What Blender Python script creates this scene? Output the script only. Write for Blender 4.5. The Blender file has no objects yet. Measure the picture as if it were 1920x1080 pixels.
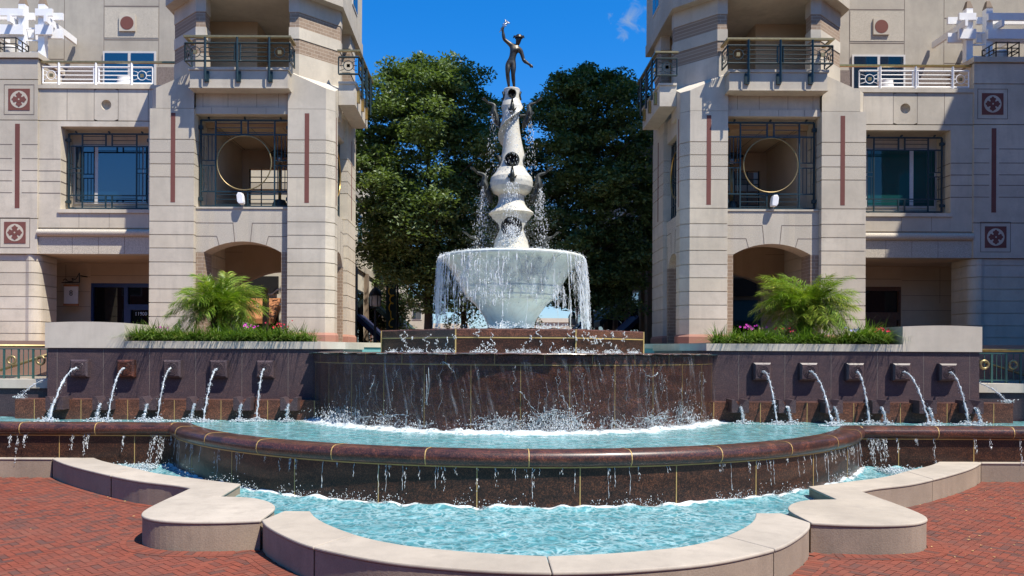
import bpy, bmesh, math, random
import numpy as np
from mathutils import Vector, Matrix, noise
random.seed(7); RNG = np.random.default_rng(7)
R = math.radians
SC = bpy.context.scene
COL = SC.collection
PI = math.pi

# ------------------------------------------------------------------ mesh helpers
class MB:
    """collects shapes; build() links them as ONE mesh object"""
    def __init__(self, s=1, org=(0, 0, 0)):
        self.v = []; self.f = []; self.m = []; self.t = []; self.s = s; self.o = org
    def add(self, verts, faces, mi=0):
        b = len(self.v); s = self.s; tn = random.random()
        self.v += [(s * x, y, z) for x, y, z in verts]
        for f in faces:
            self.f.append(tuple(b + i for i in f)); self.m.append(mi); self.t.append(tn)
        return self
    def box(self, x0, x1, y0, y1, z0, z1, mi=0):
        return self.prism([(x0, y0), (x1, y0), (x1, y1), (x0, y1)], z0, z1, mi)
    def prism(self, poly, z0, z1, mi=0):
        n = len(poly)
        v = [(x, y, z0) for x, y in poly] + [(x, y, z1) for x, y in poly]
        f = [tuple(range(n))[::-1], tuple(range(n, 2 * n))]
        f += [(i, (i + 1) % n, n + (i + 1) % n, n + i) for i in range(n)]
        return self.add(v, f, mi)
    def prismy(self, poly, y0, y1, mi=0):          # polygon in x,z pushed through y
        n = len(poly)
        v = [(x, y0, z) for x, z in poly] + [(x, y1, z) for x, z in poly]
        f = [tuple(range(n)), tuple(range(n, 2 * n))[::-1]]
        f += [(i, n + i, n + (i + 1) % n, (i + 1) % n) for i in range(n)]
        return self.add(v, f, mi)
    def prismx(self, poly, x0, x1, mi=0):          # polygon in y,z pushed through x
        n = len(poly)
        v = [(x0, y, z) for y, z in poly] + [(x1, y, z) for y, z in poly]
        f = [tuple(range(n)), tuple(range(n, 2 * n))[::-1]]
        f += [(i, n + i, n + (i + 1) % n, (i + 1) % n) for i in range(n)]
        return self.add(v, f, mi)
    def tube(self, pts, r, n=8, mi=0, caps=True):
        P = [Vector(p) for p in pts]; k = len(P)
        rr = r if isinstance(r, (list, tuple)) else [r] * k
        v = []; f = []; ref = None
        for i, p in enumerate(P):
            t = (P[min(i + 1, k - 1)] - P[max(i - 1, 0)])
            if t.length < 1e-9: t = Vector((0, 0, 1))
            t.normalize()
            if ref is None:
                ref = Vector((0, 0, 1)) if abs(t.z) < .9 else Vector((1, 0, 0))
            a = ref - t * ref.dot(t)
            if a.length < 1e-6: a = t.orthogonal()
            a.normalize(); ref = a; b = t.cross(a)
            for j in range(n):
                q = 2 * PI * j / n
                v.append(tuple(p + (a * math.cos(q) + b * math.sin(q)) * rr[i]))
        for i in range(k - 1):
            for j in range(n):
                f.append((i * n + j, i * n + (j + 1) % n, (i + 1) * n + (j + 1) % n, (i + 1) * n + j))
        if caps:
            f.append(tuple(range(n))[::-1]); f.append(tuple((k - 1) * n + j for j in range(n)))
        return self.add(v, f, mi)
    def bar(self, p, q, w, h=None, mi=0):          # square bar between two points
        return self.tube([p, q], (w if h is None else (w + h) / 2) * .7071, 4, mi)
    def ring(self, c, rad, r, axis='y', n=40, m=6, mi=0, squash=1):
        v = []; f = []
        for i in range(n):
            a = 2 * PI * i / n
            for j in range(m):
                b = 2 * PI * j / m
                u = (rad + r * math.cos(b)); w = r * math.sin(b) * squash
                if axis == 'y': p = (c[0] + u * math.cos(a), c[1] + w, c[2] + u * math.sin(a))
                elif axis == 'x': p = (c[0] + w, c[1] + u * math.cos(a), c[2] + u * math.sin(a))
                else: p = (c[0] + u * math.cos(a), c[1] + u * math.sin(a), c[2] + w)
                v.append(p)
        for i in range(n):
            for j in range(m):
                f.append((i * m + j, ((i + 1) % n) * m + j, ((i + 1) % n) * m + (j + 1) % m, i * m + (j + 1) % m))
        return self.add(v, f, mi)
    def disc(self, c, rad, y0, y1, n=32, mi=0):    # short cylinder along y
        return self.prismy([(c[0] + rad * math.cos(2 * PI * i / n), c[1] + rad * math.sin(2 * PI * i / n)) for i in range(n)], y0, y1, mi)
    def lathe(self, prof, c=(0, 0), n=48, mi=0, fn=None, a0=0., a1=2 * PI):
        full = abs(a1 - a0 - 2 * PI) < 1e-6
        cols = n if full else n + 1
        v = []; f = []; k = len(prof)
        for i in range(cols):
            a = a0 + (a1 - a0) * i / n
            for r, z in prof:
                rr = r if fn is None else fn(r, z, a)
                v.append((c[0] + rr * math.cos(a), c[1] + rr * math.sin(a), z))
        for i in range(n):
            i2 = (i + 1) % cols
            for j in range(k - 1):
                f.append((i * k + j, i2 * k + j, i2 * k + j + 1, i * k + j + 1))
        return self.add(v, f, mi)
    def sweep(self, path, prof, mi=0):             # closed profile (offset to the right of travel, z) along a plan path, mitred
        N = norms(path); k = len(prof); v = []; f = []
        for (x, y), (nx, ny) in zip(path, N):
            for o, z in prof: v.append((x + nx * o, y + ny * o, z))
        for i in range(len(path) - 1):
            for j in range(k):
                f.append((i * k + j, i * k + (j + 1) % k, (i + 1) * k + (j + 1) % k, (i + 1) * k + j))
        f.append(tuple(range(k))); f.append(tuple((len(path) - 1) * k + j for j in range(k))[::-1])
        return self.add(v, f, mi)
    def build(self, name, mats, parent=None, smooth=False, recalc=True, angle=None, bevel=None):
        me = bpy.data.meshes.new(name)
        ox, oy, oz = self.o
        me.from_pydata([(x - ox, y - oy, z - oz) for x, y, z in self.v], [], self.f)
        for m in (mats if isinstance(mats, (list, tuple)) else [mats]): me.materials.append(m)
        me.polygons.foreach_set('material_index', self.m)
        at = me.attributes.new('tint', 'FLOAT', 'FACE'); at.data.foreach_set('value', self.t)   # each block its own slight tone
        if recalc or bevel:
            bm = bmesh.new(); bm.from_mesh(me)
            bmesh.ops.recalc_face_normals(bm, faces=bm.faces)
            bm.to_mesh(me); bm.free()
        if smooth:
            if angle: me.shade_smooth() if not hasattr(me, 'set_sharp_from_angle') else (me.shade_smooth(), me.set_sharp_from_angle(angle=R(angle)))
            else: me.shade_smooth()
        o = bpy.data.objects.new(name, me); COL.objects.link(o)
        if parent is None: o.location = self.o
        else: o.parent = parent
        if bevel:
            b = o.modifiers.new('bevel', 'BEVEL'); b.width = bevel; b.segments = 2; b.limit_method = 'ANGLE'; b.angle_limit = R(40)
        return o

class Many:
    """like MB, but every add() becomes an object of its own"""
    def __init__(self, mk): self.mk = mk; self.L = []
    def add(self, v, f, mi=0): b = self.mk(); b.add(v, f, mi); self.L.append(b)
    def build(self, name, mats, parent=None): return [b.build(name, mats, parent) for b in self.L]
def norms(path):
    n = len(path); out = []
    for i in range(n):
        ds = []
        if i > 0: ds.append((path[i][0] - path[i-1][0], path[i][1] - path[i-1][1]))
        if i < n - 1: ds.append((path[i+1][0] - path[i][0], path[i+1][1] - path[i][1]))
        ns = []
        for dx, dy in ds:
            l = math.hypot(dx, dy); ns.append((dy / l, -dx / l))
        sx = sum(a for a, b in ns); sy = sum(b for a, b in ns); l = math.hypot(sx, sy)
        mx, my = sx / l, sy / l
        c = mx * ns[0][0] + my * ns[0][1]
        out.append((mx / c, my / c))
    return out

def crom(pts, per=6):                              # smooth curve through points
    out = []; n = len(pts)
    for i in range(n - 1):
        p0, p1, p2, p3 = pts[max(i-1, 0)], pts[i], pts[i+1], pts[min(i+2, n-1)]
        for k in range(per):
            t = k / per
            out.append(tuple(.5 * (2*b + (c-a)*t + (2*a-5*b+4*c-d)*t*t + (3*b-a-3*c+d)*t**3) for a, b, c, d in zip(p0, p1, p2, p3)))
    out.append(tuple(pts[-1])); return out

def inpoly(x, y, poly):
    c = False; j = len(poly) - 1
    for i in range(len(poly)):
        xi, yi = poly[i]; xj, yj = poly[j]
        if (yi > y) != (yj > y) and x < (xj - xi) * (y - yi) / (yj - yi) + xi: c = not c
        j = i
    return c

def tag(o, label=None, cat=None, group=None, kind=None):
    if label: o['label'] = label
    if cat: o['category'] = cat
    if group: o['group'] = group
    if kind: o['kind'] = kind
    return o
def thing(name, label, cat, loc=(0, 0, 0), group=None):
    o = bpy.data.objects.new(name, None); COL.objects.link(o); o.location = loc; o.empty_display_size = .2
    return tag(o, label, cat, group)
def npmesh(name, V, Fq, mats, parent=None, col=None, smooth=False, loc=(0, 0, 0)):
    """numpy verts + quads/tris"""
    me = bpy.data.meshes.new(name); V = np.asarray(V, dtype=np.float32); Fq = np.asarray(Fq, dtype=np.int32)
    k = Fq.shape[1]
    me.vertices.add(len(V)); me.vertices.foreach_set('co', V.ravel())
    me.loops.add(Fq.size); me.loops.foreach_set('vertex_index', Fq.ravel())
    me.polygons.add(len(Fq)); me.polygons.foreach_set('loop_start', np.arange(0, Fq.size, k, dtype=np.int32))
    if hasattr(me.polygons[0], 'loop_total'):
        try: me.polygons.foreach_set('loop_total', np.full(len(Fq), k, dtype=np.int32))
        except Exception: pass
    for m in (mats if isinstance(mats, (list, tuple)) else [mats]): me.materials.append(m)
    me.update(calc_edges=True); me.validate()
    if col is not None:                            # per-face tint value -> attribute 'tint'
        at = me.attributes.new('tint', 'FLOAT', 'FACE'); at.data.foreach_set('value', np.asarray(col, dtype=np.float32))
    if smooth: me.shade_smooth()
    o = bpy.data.objects.new(name, me); COL.objects.link(o)
    if parent is not None: o.parent = parent
    else: o.location = loc
    return o

# ------------------------------------------------------------------ materials
class N:
    def __init__(self, name):
        self.mat = bpy.data.materials.new(name); self.mat.use_nodes = True
        self.t = self.mat.node_tree; self.t.nodes.clear()
        self.out = self.n('ShaderNodeOutputMaterial')
    def n(self, ty, **kw):
        x = self.t.nodes.new(ty)
        for k, v in kw.items(): setattr(x, k, v)
        return x
    def l(self, a, b): self.t.links.new(a, b)
    def inp(self, node, key, val):
        s = node.inputs[key]
        if isinstance(val, bpy.types.NodeSocket): self.l(val, s)
        else:
            if isinstance(val, (tuple, list)) and len(val) == 3 and s.type == 'RGBA': val = (*val, 1)
            s.default_value = val
    def coord(self, scale=(1, 1, 1), kind='Object', rot=(0, 0, 0)):
        tc = self.n('ShaderNodeTexCoord'); mp = self.n('ShaderNodeMapping')
        mp.inputs['Scale'].default_value = scale; mp.inputs['Rotation'].default_value = rot
        self.l(tc.outputs[kind], mp.inputs['Vector']); return mp.outputs[0]
    def noise(self, vec, scale, detail=4, rough=.55, dist=0):
        x = self.n('ShaderNodeTexNoise'); self.l(vec, x.inputs['Vector'])
        x.inputs['Scale'].default_value = scale; x.inputs['Detail'].default_value = detail
        x.inputs['Roughness'].default_value = rough; x.inputs['Distortion'].default_value = dist
        return x.outputs['Fac']
    def ramp(self, fac, stops):
        x = self.n('ShaderNodeValToRGB'); self.l(fac, x.inputs[0]); e = x.color_ramp.elements
        while len(e) > 1: e.remove(e[-1])
        for i, (p, c) in enumerate(stops):
            if not isinstance(c, (tuple, list)): c = (c, c, c)
            k = e[0] if i == 0 else e.new(p)
            k.position = p; k.color = (*c[:3], 1)
        return x.outputs[0]
    def mix(self, fac, a, b, mode='MIX'):
        x = self.n('ShaderNodeMix', data_type='RGBA', blend_type=mode)
        self.inp(x, 0, fac); self.inp(x, 6, a); self.inp(x, 7, b); return x.outputs[2]
    def math(self, op, a, b=0.):
        x = self.n('ShaderNodeMath', operation=op); self.inp(x, 0, a); self.inp(x, 1, b); return x.outputs[0]
    def bump(self, h, strength=.3, dist=.01):
        x = self.n('ShaderNodeBump'); x.inputs['Strength'].default_value = strength; x.inputs['Distance'].default_value = dist
        self.l(h, x.inputs['Height']); return x.outputs[0]
    def bsdf(self, **kw):
        x = self.n('ShaderNodeBsdfPrincipled')
        for k, v in kw.items():
            k = {'color': 'Base Color', 'rough': 'Roughness', 'metal': 'Metallic', 'normal': 'Normal', 'spec': 'Specular IOR Level', 'ior': 'IOR',
                 'alpha': 'Alpha', 'trans': 'Transmission Weight', 'coat': 'Coat Weight', 'coatr': 'Coat Roughness', 'sub': 'Subsurface Weight'}[k]
            self.inp(x, k, v)
        return x.outputs[0]
    def done(self, sh):
        self.l(sh, self.out.inputs['Surface']); return self.mat

def stone(name, col, speck=.12, rough=.85, bump=.25, stain=.15, fine=90):
    m = N(name); c = m.coord()
    big = m.noise(c, .55, 5, .6); streak = m.noise(m.coord((3.2, 3.2, .35)), 1.0, 4, .6)
    sp = m.noise(c, fine, 2, .8)
    d = tuple(x * .72 for x in col); l = tuple(min(1, x * 1.13) for x in col)
    base = m.mix(m.ramp(big, [(.3, 0), (.7, 1)]), tuple(x * (1 - stain * .6) for x in col), l)
    tn = m.n('ShaderNodeAttribute', attribute_name='tint')
    base = m.mix(1., base, m.ramp(tn.outputs['Fac'], [(0, (.90, .89, .87)), (.5, (1, 1, 1)), (1, (1.0, .98, .93))]), 'MULTIPLY')
    base = m.mix(m.math('MULTIPLY', m.ramp(m.noise(c, 2.4, 6, .7), [(.5, 0), (.72, 1)]), stain * 1.1), base, tuple(x * .62 for x in col))
    base = m.mix(m.math('MULTIPLY', m.ramp(streak, [(.5, 0), (.75, 1)]), stain * 1.6), base, tuple(x * .7 for x in col))
    base = m.mix(m.math('MULTIPLY', m.ramp(sp, [(.42, 1), (.5, 0)]), speck * 3), base, tuple(x * .45 for x in col))
    base = m.mix(m.math('MULTIPLY', m.ramp(sp, [(.54, 0), (.66, 1)]), speck * 2), base, tuple(min(1, x * 1.35) for x in col))
    return m.done(m.bsdf(color=base, rough=rough, normal=m.bump(sp, bump, .006), spec=.3))

def granite(name, dark, mid, red, rough=.25, scale=1., coat=.0, veins=.6, spec=.4):
    """coarse grained stone: black, brown and orange crystals with drifting redder clouds"""
    m = N(name); c = m.coord()
    a = m.noise(c, 70 * scale, 2, .8); b = m.noise(c, 30 * scale, 3, .8); g = m.noise(c, 46 * scale, 2, .7)
    v = m.noise(m.coord((1.3, 1.3, 3.2), rot=(.3, .5, .2)), 1.5 * scale, 6, .65, 1.2)
    cloud = m.ramp(v, [(.40, 0), (.66, 1)])
    tn = m.n('ShaderNodeAttribute', attribute_name='tint')
    base = m.mix(m.math('MULTIPLY', cloud, veins), dark, mid)
    base = m.mix(m.ramp(b, [(.50, 0), (.60, .9)]), base, m.mix(cloud, mid, red))
    base = m.mix(m.ramp(g, [(.56, 0), (.64, .8)]), base, m.mix(cloud, mid, tuple(min(1, x * 1.35) for x in red)))
    base = m.mix(m.ramp(a, [(.38, .9), (.47, 0)]), base, tuple(x * .25 for x in dark))
    base = m.mix(1., base, m.ramp(tn.outputs['Fac'], [(0, (.8, .8, .82)), (1, (1.12, 1.1, 1.08))]), 'MULTIPLY')
    return m.done(m.bsdf(color=base, rough=rough, coat=coat, coatr=.08, spec=spec, normal=m.bump(a, .12, .004)))

def plain(name, col, rough=.5, metal=0., var=.12, bump=0., scale=8, spec=.5):
    m = N(name); c = m.coord(); f = m.noise(c, scale, 4, .6)
    base = m.mix(m.ramp(f, [(.3, 0), (.7, 1)]), tuple(x * (1 - var) for x in col), tuple(min(1, x * (1 + var)) for x in col))
    kw = dict(color=base, rough=rough, metal=metal, spec=spec)
    if bump: kw['normal'] = m.bump(f, bump, .02)
    return m.done(m.bsdf(**kw))

def brickmat(name, c1, c2, mortar, rot):
    m = N(name); tc = m.n('ShaderNodeTexCoord'); sep = m.n('ShaderNodeSeparateXYZ'); m.l(tc.outputs['Object'], sep.inputs[0])
    cm = m.n('ShaderNodeCombineXYZ'); m.l(m.math('ADD', sep.outputs[0], sep.outputs[1]), cm.inputs[0]); m.l(sep.outputs[2], cm.inputs[1])
    b = m.n('ShaderNodeTexBrick'); m.l(cm.outputs[0], b.inputs['Vector'])
    for k, v in (('Scale', 1.), ('Brick Width', .32), ('Row Height', .115), ('Mortar Size', .008), ('Mortar Smooth', .1), ('Bias', 0.)): b.inputs[k].default_value = v
    m.inp(b, 'Color1', c1); m.inp(b, 'Color2', c2); m.inp(b, 'Mortar', mortar)
    nz = m.noise(m.coord(), 60, 3, .7)
    base = m.mix(.25, b.outputs[0], m.mix(nz, (.12, .09, .07), (.75, .65, .55)), 'OVERLAY')
    return m.done(m.bsdf(color=base, rough=.85, normal=m.bump(b.outputs['Fac'], -.5, .01)))

def glass(name, col, ior=2.2, rough=.02, lines=False):
    m = N(name); c = m.coord(); w = m.noise(c, .8, 2)
    base = m.mix(w, tuple(x * .8 for x in col), tuple(x * 1.2 for x in col))
    if lines:                                       # closed blind slats behind the pane
        wv = m.n('ShaderNodeTexWave', wave_type='BANDS', bands_direction='Z'); m.l(c, wv.inputs[0]); wv.inputs['Scale'].default_value = 8.
        base = m.mix(m.math('MULTIPLY', wv.outputs['Fac'], .6), base, tuple(x * 2.4 for x in col))
    return m.done(m.bsdf(color=base, rough=rough, ior=ior, normal=m.bump(w, .05, .02)))
M = {}
M['stone'] = stone('smooth_precast_stone', (.56, .505, .415), speck=.06, stain=.36)
M['agg'] = stone('exposed_aggregate_stone', (.52, .47, .39), speck=.22, bump=.5, fine=55, stain=.1)
M['stoneup'] = stone('grey_precast_stone', (.475, .43, .36), speck=.08, stain=.36)
M['rough_agg'] = stone('dark_aggregate_stone', (.22, .18, .16), speck=.3, bump=.6, fine=40, stain=.05)
M['coping'] = stone('pale_cast_coping', (.54, .485, .405), speck=.03, stain=.24, bump=.1)
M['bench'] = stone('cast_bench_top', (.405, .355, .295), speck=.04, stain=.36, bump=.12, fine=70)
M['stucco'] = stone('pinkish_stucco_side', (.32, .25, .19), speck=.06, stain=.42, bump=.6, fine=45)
M['brick'] = brickmat('tan_wall_brick', (.30, .225, .16), (.25, .185, .13), (.42, .36, .29), 0)
M['redbase'] = stone('red_base_stone', (.36, .19, .14), speck=.05, stain=.1)
M['redstrip'] = stone('maroon_inset_stone', (.17, .065, .055), speck=.1, stain=.05)
M['joint'] = plain('dark_joint_sealant', (.16, .13, .11), .9)
M['ljoint'] = plain('pale_joint_sealant', (.20, .17, .15), .9)
M['ceil'] = stone('soffit_plaster', (.56, .42, .28), speck=.02, stain=.15)
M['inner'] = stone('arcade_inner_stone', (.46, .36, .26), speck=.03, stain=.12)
M['dark'] = plain('dark_interior', (.015, .014, .016), .8)
M['granwall'] = granite('purple_brown_granite', (.060, .044, .050), (.108, .082, .088), (.14, .085, .075), rough=.33, veins=.4)
M['granwet'] = granite('wet_brown_granite', (.020, .011, .009), (.060, .030, .020), (.15, .058, .030), rough=.38, coat=.15, veins=.45, spec=.3)
M['grandrum'] = granite('wet_dark_granite', (.078, .038, .029), (.17, .082, .058), (.34, .13, .07), rough=.3, coat=.15, veins=.5, spec=.3)

M['granrim'] = granite('rough_red_granite', (.030, .016, .015), (.105, .045, .032), (.27, .085, .042), rough=.36, coat=.2, veins=.8, spec=.35)
M['gold'] = plain('gold_joint', (.46, .31, .11), .55, .1)
M['bronze'] = plain('dark_bronze', (.065, .058, .048), .42, .75, var=.4, scale=6)
M['bronzeg'] = plain('weathered_green_bronze', (.040, .043, .037), .5, .45, var=.5, scale=14)
M['brass'] = plain('brass', (.50, .33, .11), .32, .85, var=.15)
M['dullbrass'] = plain('weathered_brass_rail', (.30, .23, .11), .4, .6, var=.2)
M['teal'] = plain('dark_teal_paint', (.012, .030, .038), .4, 0, var=.15)
M['tealg'] = plain('green_teal_paint', (.035, .095, .085), .4, 0, var=.15)
M['white'] = plain('white_paint', (.80, .80, .80), .45, 0, var=.04)
M['frame'] = plain('window_frame_paint', (.55, .53, .50), .5, 0, var=.05)
M['bluef'] = plain('blue_shopfront_paint', (.012, .035, .12), .4)
M['woodf'] = plain('brown_door_wood', (.10, .045, .02), .5, var=.3, scale=12)
M['glass'] = glass('blue_tinted_glass', (.004, .022, .045), 2.3)
M['glassd'] = glass('dark_shop_glass', (.006, .006, .007), 1.5)
M['blind'] = glass('teal_blind_glass', (.006, .042, .042), 1.5, lines=True)
M['awng'] = plain('dark_green_awning', (.012, .035, .035), .8)
M['awnb'] = plain('navy_awning', (.012, .016, .06), .8)
M['awno'] = plain('brown_orange_awning', (.32, .13, .05), .8)
M['soil'] = plain('planting_soil', (.035, .022, .014), 1., bump=.6)
M['poolpaint'] = plain('turquoise_pool_wall', (.14, .33, .33), .5, var=.15, scale=3)
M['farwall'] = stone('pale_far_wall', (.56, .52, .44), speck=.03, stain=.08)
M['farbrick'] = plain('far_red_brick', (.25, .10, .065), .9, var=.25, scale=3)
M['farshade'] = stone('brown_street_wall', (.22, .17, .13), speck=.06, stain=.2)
M['paver'] = stone('terrace_paver', (.30, .19, .15), speck=.05, stain=.15)
M['steel'] = plain('bare_steel', (.35, .35, .36), .35, .8)
M['black'] = plain('black_iron', (.012, .012, .012), .5)

def water(name, base, foamr=None, foamw=.5, net_scale=1., foam_lines=None, caustic_mix=.35):
    """aerated pool water: glossy, tinted, with drifting foam and a painted net of caustic light"""
    m = N(name); c = m.coord()
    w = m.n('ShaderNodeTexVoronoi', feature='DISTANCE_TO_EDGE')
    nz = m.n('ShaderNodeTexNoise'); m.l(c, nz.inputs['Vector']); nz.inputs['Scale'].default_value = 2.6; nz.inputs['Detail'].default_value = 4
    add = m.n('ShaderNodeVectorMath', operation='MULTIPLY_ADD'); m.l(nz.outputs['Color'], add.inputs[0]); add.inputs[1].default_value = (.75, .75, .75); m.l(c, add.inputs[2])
    m.l(add.outputs[0], w.inputs['Vector']); w.inputs['Scale'].default_value = 4.2 * net_scale
    caustic_net = m.ramp(w.outputs['Distance'], [(0, 1), (.07, .55), (.2, 0)])  # bright caustic-like light veins, painted into the water colour
    n2 = m.noise(c, 1.1, 5, .6); n3 = m.noise(c, 7, 4, .6, .6)
    dark = tuple(x * .5 for x in base)
    col = m.mix(m.ramp(n3, [(.32, 0), (.62, 1)]), dark, base)
    col = m.mix(m.math('MULTIPLY', caustic_net, m.math('MULTIPLY', m.ramp(n2, [(.3, .2), (.65, 1)]), caustic_mix)), col, (.42, .60, .62))
    if foamr is not None:
        tc = m.n('ShaderNodeTexCoord'); sp = m.n('ShaderNodeSeparateXYZ'); m.l(tc.outputs['Object'], sep_in(sp))
        d = m.math('SQRT', m.math('ADD', m.math('MULTIPLY', sp.outputs[0], sp.outputs[0]), m.math('MULTIPLY', sp.outputs[1], sp.outputs[1])))
        d = m.math('ABSOLUTE', m.math('SUBTRACT', d, foamr))
        d = m.math('DIVIDE', d, foamw)
        nf = m.noise(c, 5.5, 5, .7, .8)
        fo = m.math('SUBTRACT', m.math('ADD', m.math('SUBTRACT', 1., d), m.math('MULTIPLY', nf, 1.5)), 1.05)
        col = m.mix(m.ramp(fo, [(0, 0), (.25, 1)]), col, (.62, .68, .70))
    return m.done(m.bsdf(color=col, rough=.06, ior=1.33, normal=m.bump(n3, .35, .03)))
def sep_in(x): return x.inputs[0]
M['lowater'] = water('lower_pool_water', (.085, .285, .325), 9.05, .16, 1.25, caustic_mix=.8)
M['midwater'] = water('middle_pool_water', (.125, .34, .36), 5.6, .8, .8, caustic_mix=.45)
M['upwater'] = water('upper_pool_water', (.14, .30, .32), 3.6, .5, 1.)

def spraymat(name, col=(.82, .88, .92), trans=.35, rough=.12, body=.66):
    m = N(name); c = m.coord(); f = m.noise(c, 30, 2)
    base = m.mix(f, tuple(x * .82 for x in col), col)
    tr = m.n('ShaderNodeBsdfTransparent'); s = m.n('ShaderNodeMixShader'); s.inputs[0].default_value = body; m.l(tr.outputs[0], s.inputs[1]); m.l(m.bsdf(color=base, rough=rough, trans=trans, ior=1.33), s.inputs[2])   # clear water lets much of what is behind it through
    return m.done(s.outputs[0])
M['spray'] = spraymat('water_spray', (.86, .90, .93), .12)
M['jet'] = spraymat('water_jet', (.76, .83, .88), .35, .06, .8)
def holes(m, sh, f, lo, hi):
    tr = m.n('ShaderNodeBsdfTransparent'); s = m.n('ShaderNodeMixShader'); m.l(m.ramp(f, [(lo, 0), (hi, 1)]), s.inputs[0]); m.l(tr.outputs[0], s.inputs[1]); m.l(sh, s.inputs[2]); return s.outputs[0]
m = N('white_foam'); c = m.coord(); f = m.noise(c, 22, 4, .7)
M['foam'] = m.done(m.bsdf(color=m.mix(m.ramp(f, [(.35, 0), (.6, 1)]), (.52, .68, .72), (.70, .74, .76)), rough=.35, normal=m.bump(f, .8, .04)))

m = N('tumbling_surf'); c = m.coord(); f = m.noise(c, 14, 5, .72, .5)
M['surf'] = m.done(holes(m, m.bsdf(color=m.mix(m.ramp(f, [(.45, 0), (.66, 1)]), (.10, .19, .21), (.60, .66, .68)), rough=.12, ior=1.33, normal=m.bump(f, .9, .05)), m.noise(c, 6, 5, .7, .6), .42, .52))
m = N('broken_foam'); c = m.coord(); f = m.noise(c, 18, 4, .7)
M['foamb'] = m.done(holes(m, m.bsdf(color=m.mix(m.ramp(f, [(.35, 0), (.6, 1)]), (.40, .52, .55), (.72, .76, .78)), rough=.35, normal=m.bump(f, .8, .04)), m.noise(c, 7, 6, .75, .8), .43, .52))
m = N('frothy_shallow_water'); c = m.coord(); f = m.noise(c, 5, 5, .7, .5)
M['froth'] = m.done(m.bsdf(color=m.mix(m.ramp(f, [(.35, 0), (.6, 1)]), (.24, .34, .34), (.62, .68, .68)), rough=.15, normal=m.bump(f, .6, .04)))
def filmmat(name, dens, zscale):
    """thin water sheet sliding down stone: clear gloss with white streaks"""
    m = N(name); tc = m.n('ShaderNodeTexCoord'); sp = m.n('ShaderNodeSeparateXYZ'); m.l(tc.outputs['Object'], sp.inputs[0])
    ang = m.math('ARCTAN2', sp.outputs[0], m.math('MULTIPLY', sp.outputs[1], -1.))
    cm = m.n('ShaderNodeCombineXYZ'); m.l(m.math('MULTIPLY', m.math('ADD', ang, m.math('MULTIPLY', sp.outputs[2], .035)), 6.), cm.inputs[0]); m.l(m.math('MULTIPLY', sp.outputs[2], zscale), cm.inputs[1])
    a = m.noise(cm.outputs[0], 9., 4, .7, .25); b = m.noise(cm.outputs[0], 2.2, 4, .6, .3)
    st = m.math('MULTIPLY', m.ramp(a, [(.52, 0), (.72, 1)]), m.ramp(b, [(.42, 0), (.7, 1)]))
    iso = m.noise(m.coord((1, 1, .7)), 3.2, 4, .6, .4); bmp = m.bump(m.math('ADD', m.math('MULTIPLY', a, .4), iso), 1., .14)
    gl = m.n('ShaderNodeBsdfGlossy'); gl.inputs['Roughness'].default_value = .1; m.l(bmp, gl.inputs['Normal'])
    m.inp(gl, 'Color', (.9, .92, 1.))
    tr = m.n('ShaderNodeBsdfTransparent'); m.inp(tr, 'Color', (.99, .98, .97))
    df = m.bsdf(color=(.75, .80, .85), rough=.3, normal=bmp)
    fr = m.n('ShaderNodeFresnel'); fr.inputs['IOR'].default_value = 1.33; m.l(bmp, fr.inputs['Normal'])
    s1 = m.n('ShaderNodeMixShader'); m.l(m.math('MULTIPLY', fr.outputs[0], .7), s1.inputs[0]); m.l(tr.outputs[0], s1.inputs[1]); m.l(gl.outputs[0], s1.inputs[2])
    s2 = m.n('ShaderNodeMixShader'); m.l(m.math('MULTIPLY', st, dens), s2.inputs[0]); m.l(s1.outputs[0], s2.inputs[1]); m.l(df, s2.inputs[2])
    return m.done(s2.outputs[0])
M['film'] = filmmat('sliding_water_film', .24, .10)

def leafmat(name, a, b, c3=None, sub=True, rough=.45, tr=.35):
    m = N(name); at = m.n('ShaderNodeAttribute', attribute_name='tint')
    stops = [(0, a), (.75, b), (1, c3 or b)]
    col = m.ramp(at.outputs['Fac'], stops)
    p = m.bsdf(color=col, rough=rough, spec=.4)
    t = m.n('ShaderNodeBsdfTranslucent'); m.l(m.mix(1., col, (.9, 1., .35), 'MULTIPLY'), t.inputs[0])
    s = m.n('ShaderNodeMixShader'); s.inputs[0].default_value = tr; m.l(p, s.inputs[1]); m.l(t.outputs[0], s.inputs[2])
    return m.done(s.outputs[0])
M['leaf'] = leafmat('tree_leaf', (.075, .120, .044), (.18, .245, .088), (.27, .30, .125))
M['palm'] = leafmat('palm_leaflet', (.07, .14, .016), (.20, .31, .035), (.42, .43, .09), rough=.3)
M['grass'] = leafmat('border_grass_blade', (.06, .13, .02), (.17, .28, .045), (.36, .40, .13), rough=.4)
M['fleaf'] = leafmat('flower_leaf', (.03, .035, .015), (.06, .09, .02))
M['bark'] = stone('tree_bark', (.075, .055, .042), speck=.2, bump=.9, fine=20, stain=.3)
M['palmbark'] = stone('palm_trunk', (.13, .09, .05), speck=.3, bump=.9, fine=25, stain=.3)
M['red'] = plain('red_petal', (.62, .03, .08), .5, var=.3)
M['pink'] = plain('magenta_petal', (.55, .05, .40), .5, var=.3)
M['lilac'] = plain('lilac_petal', (.45, .45, .70), .5, var=.2)

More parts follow.
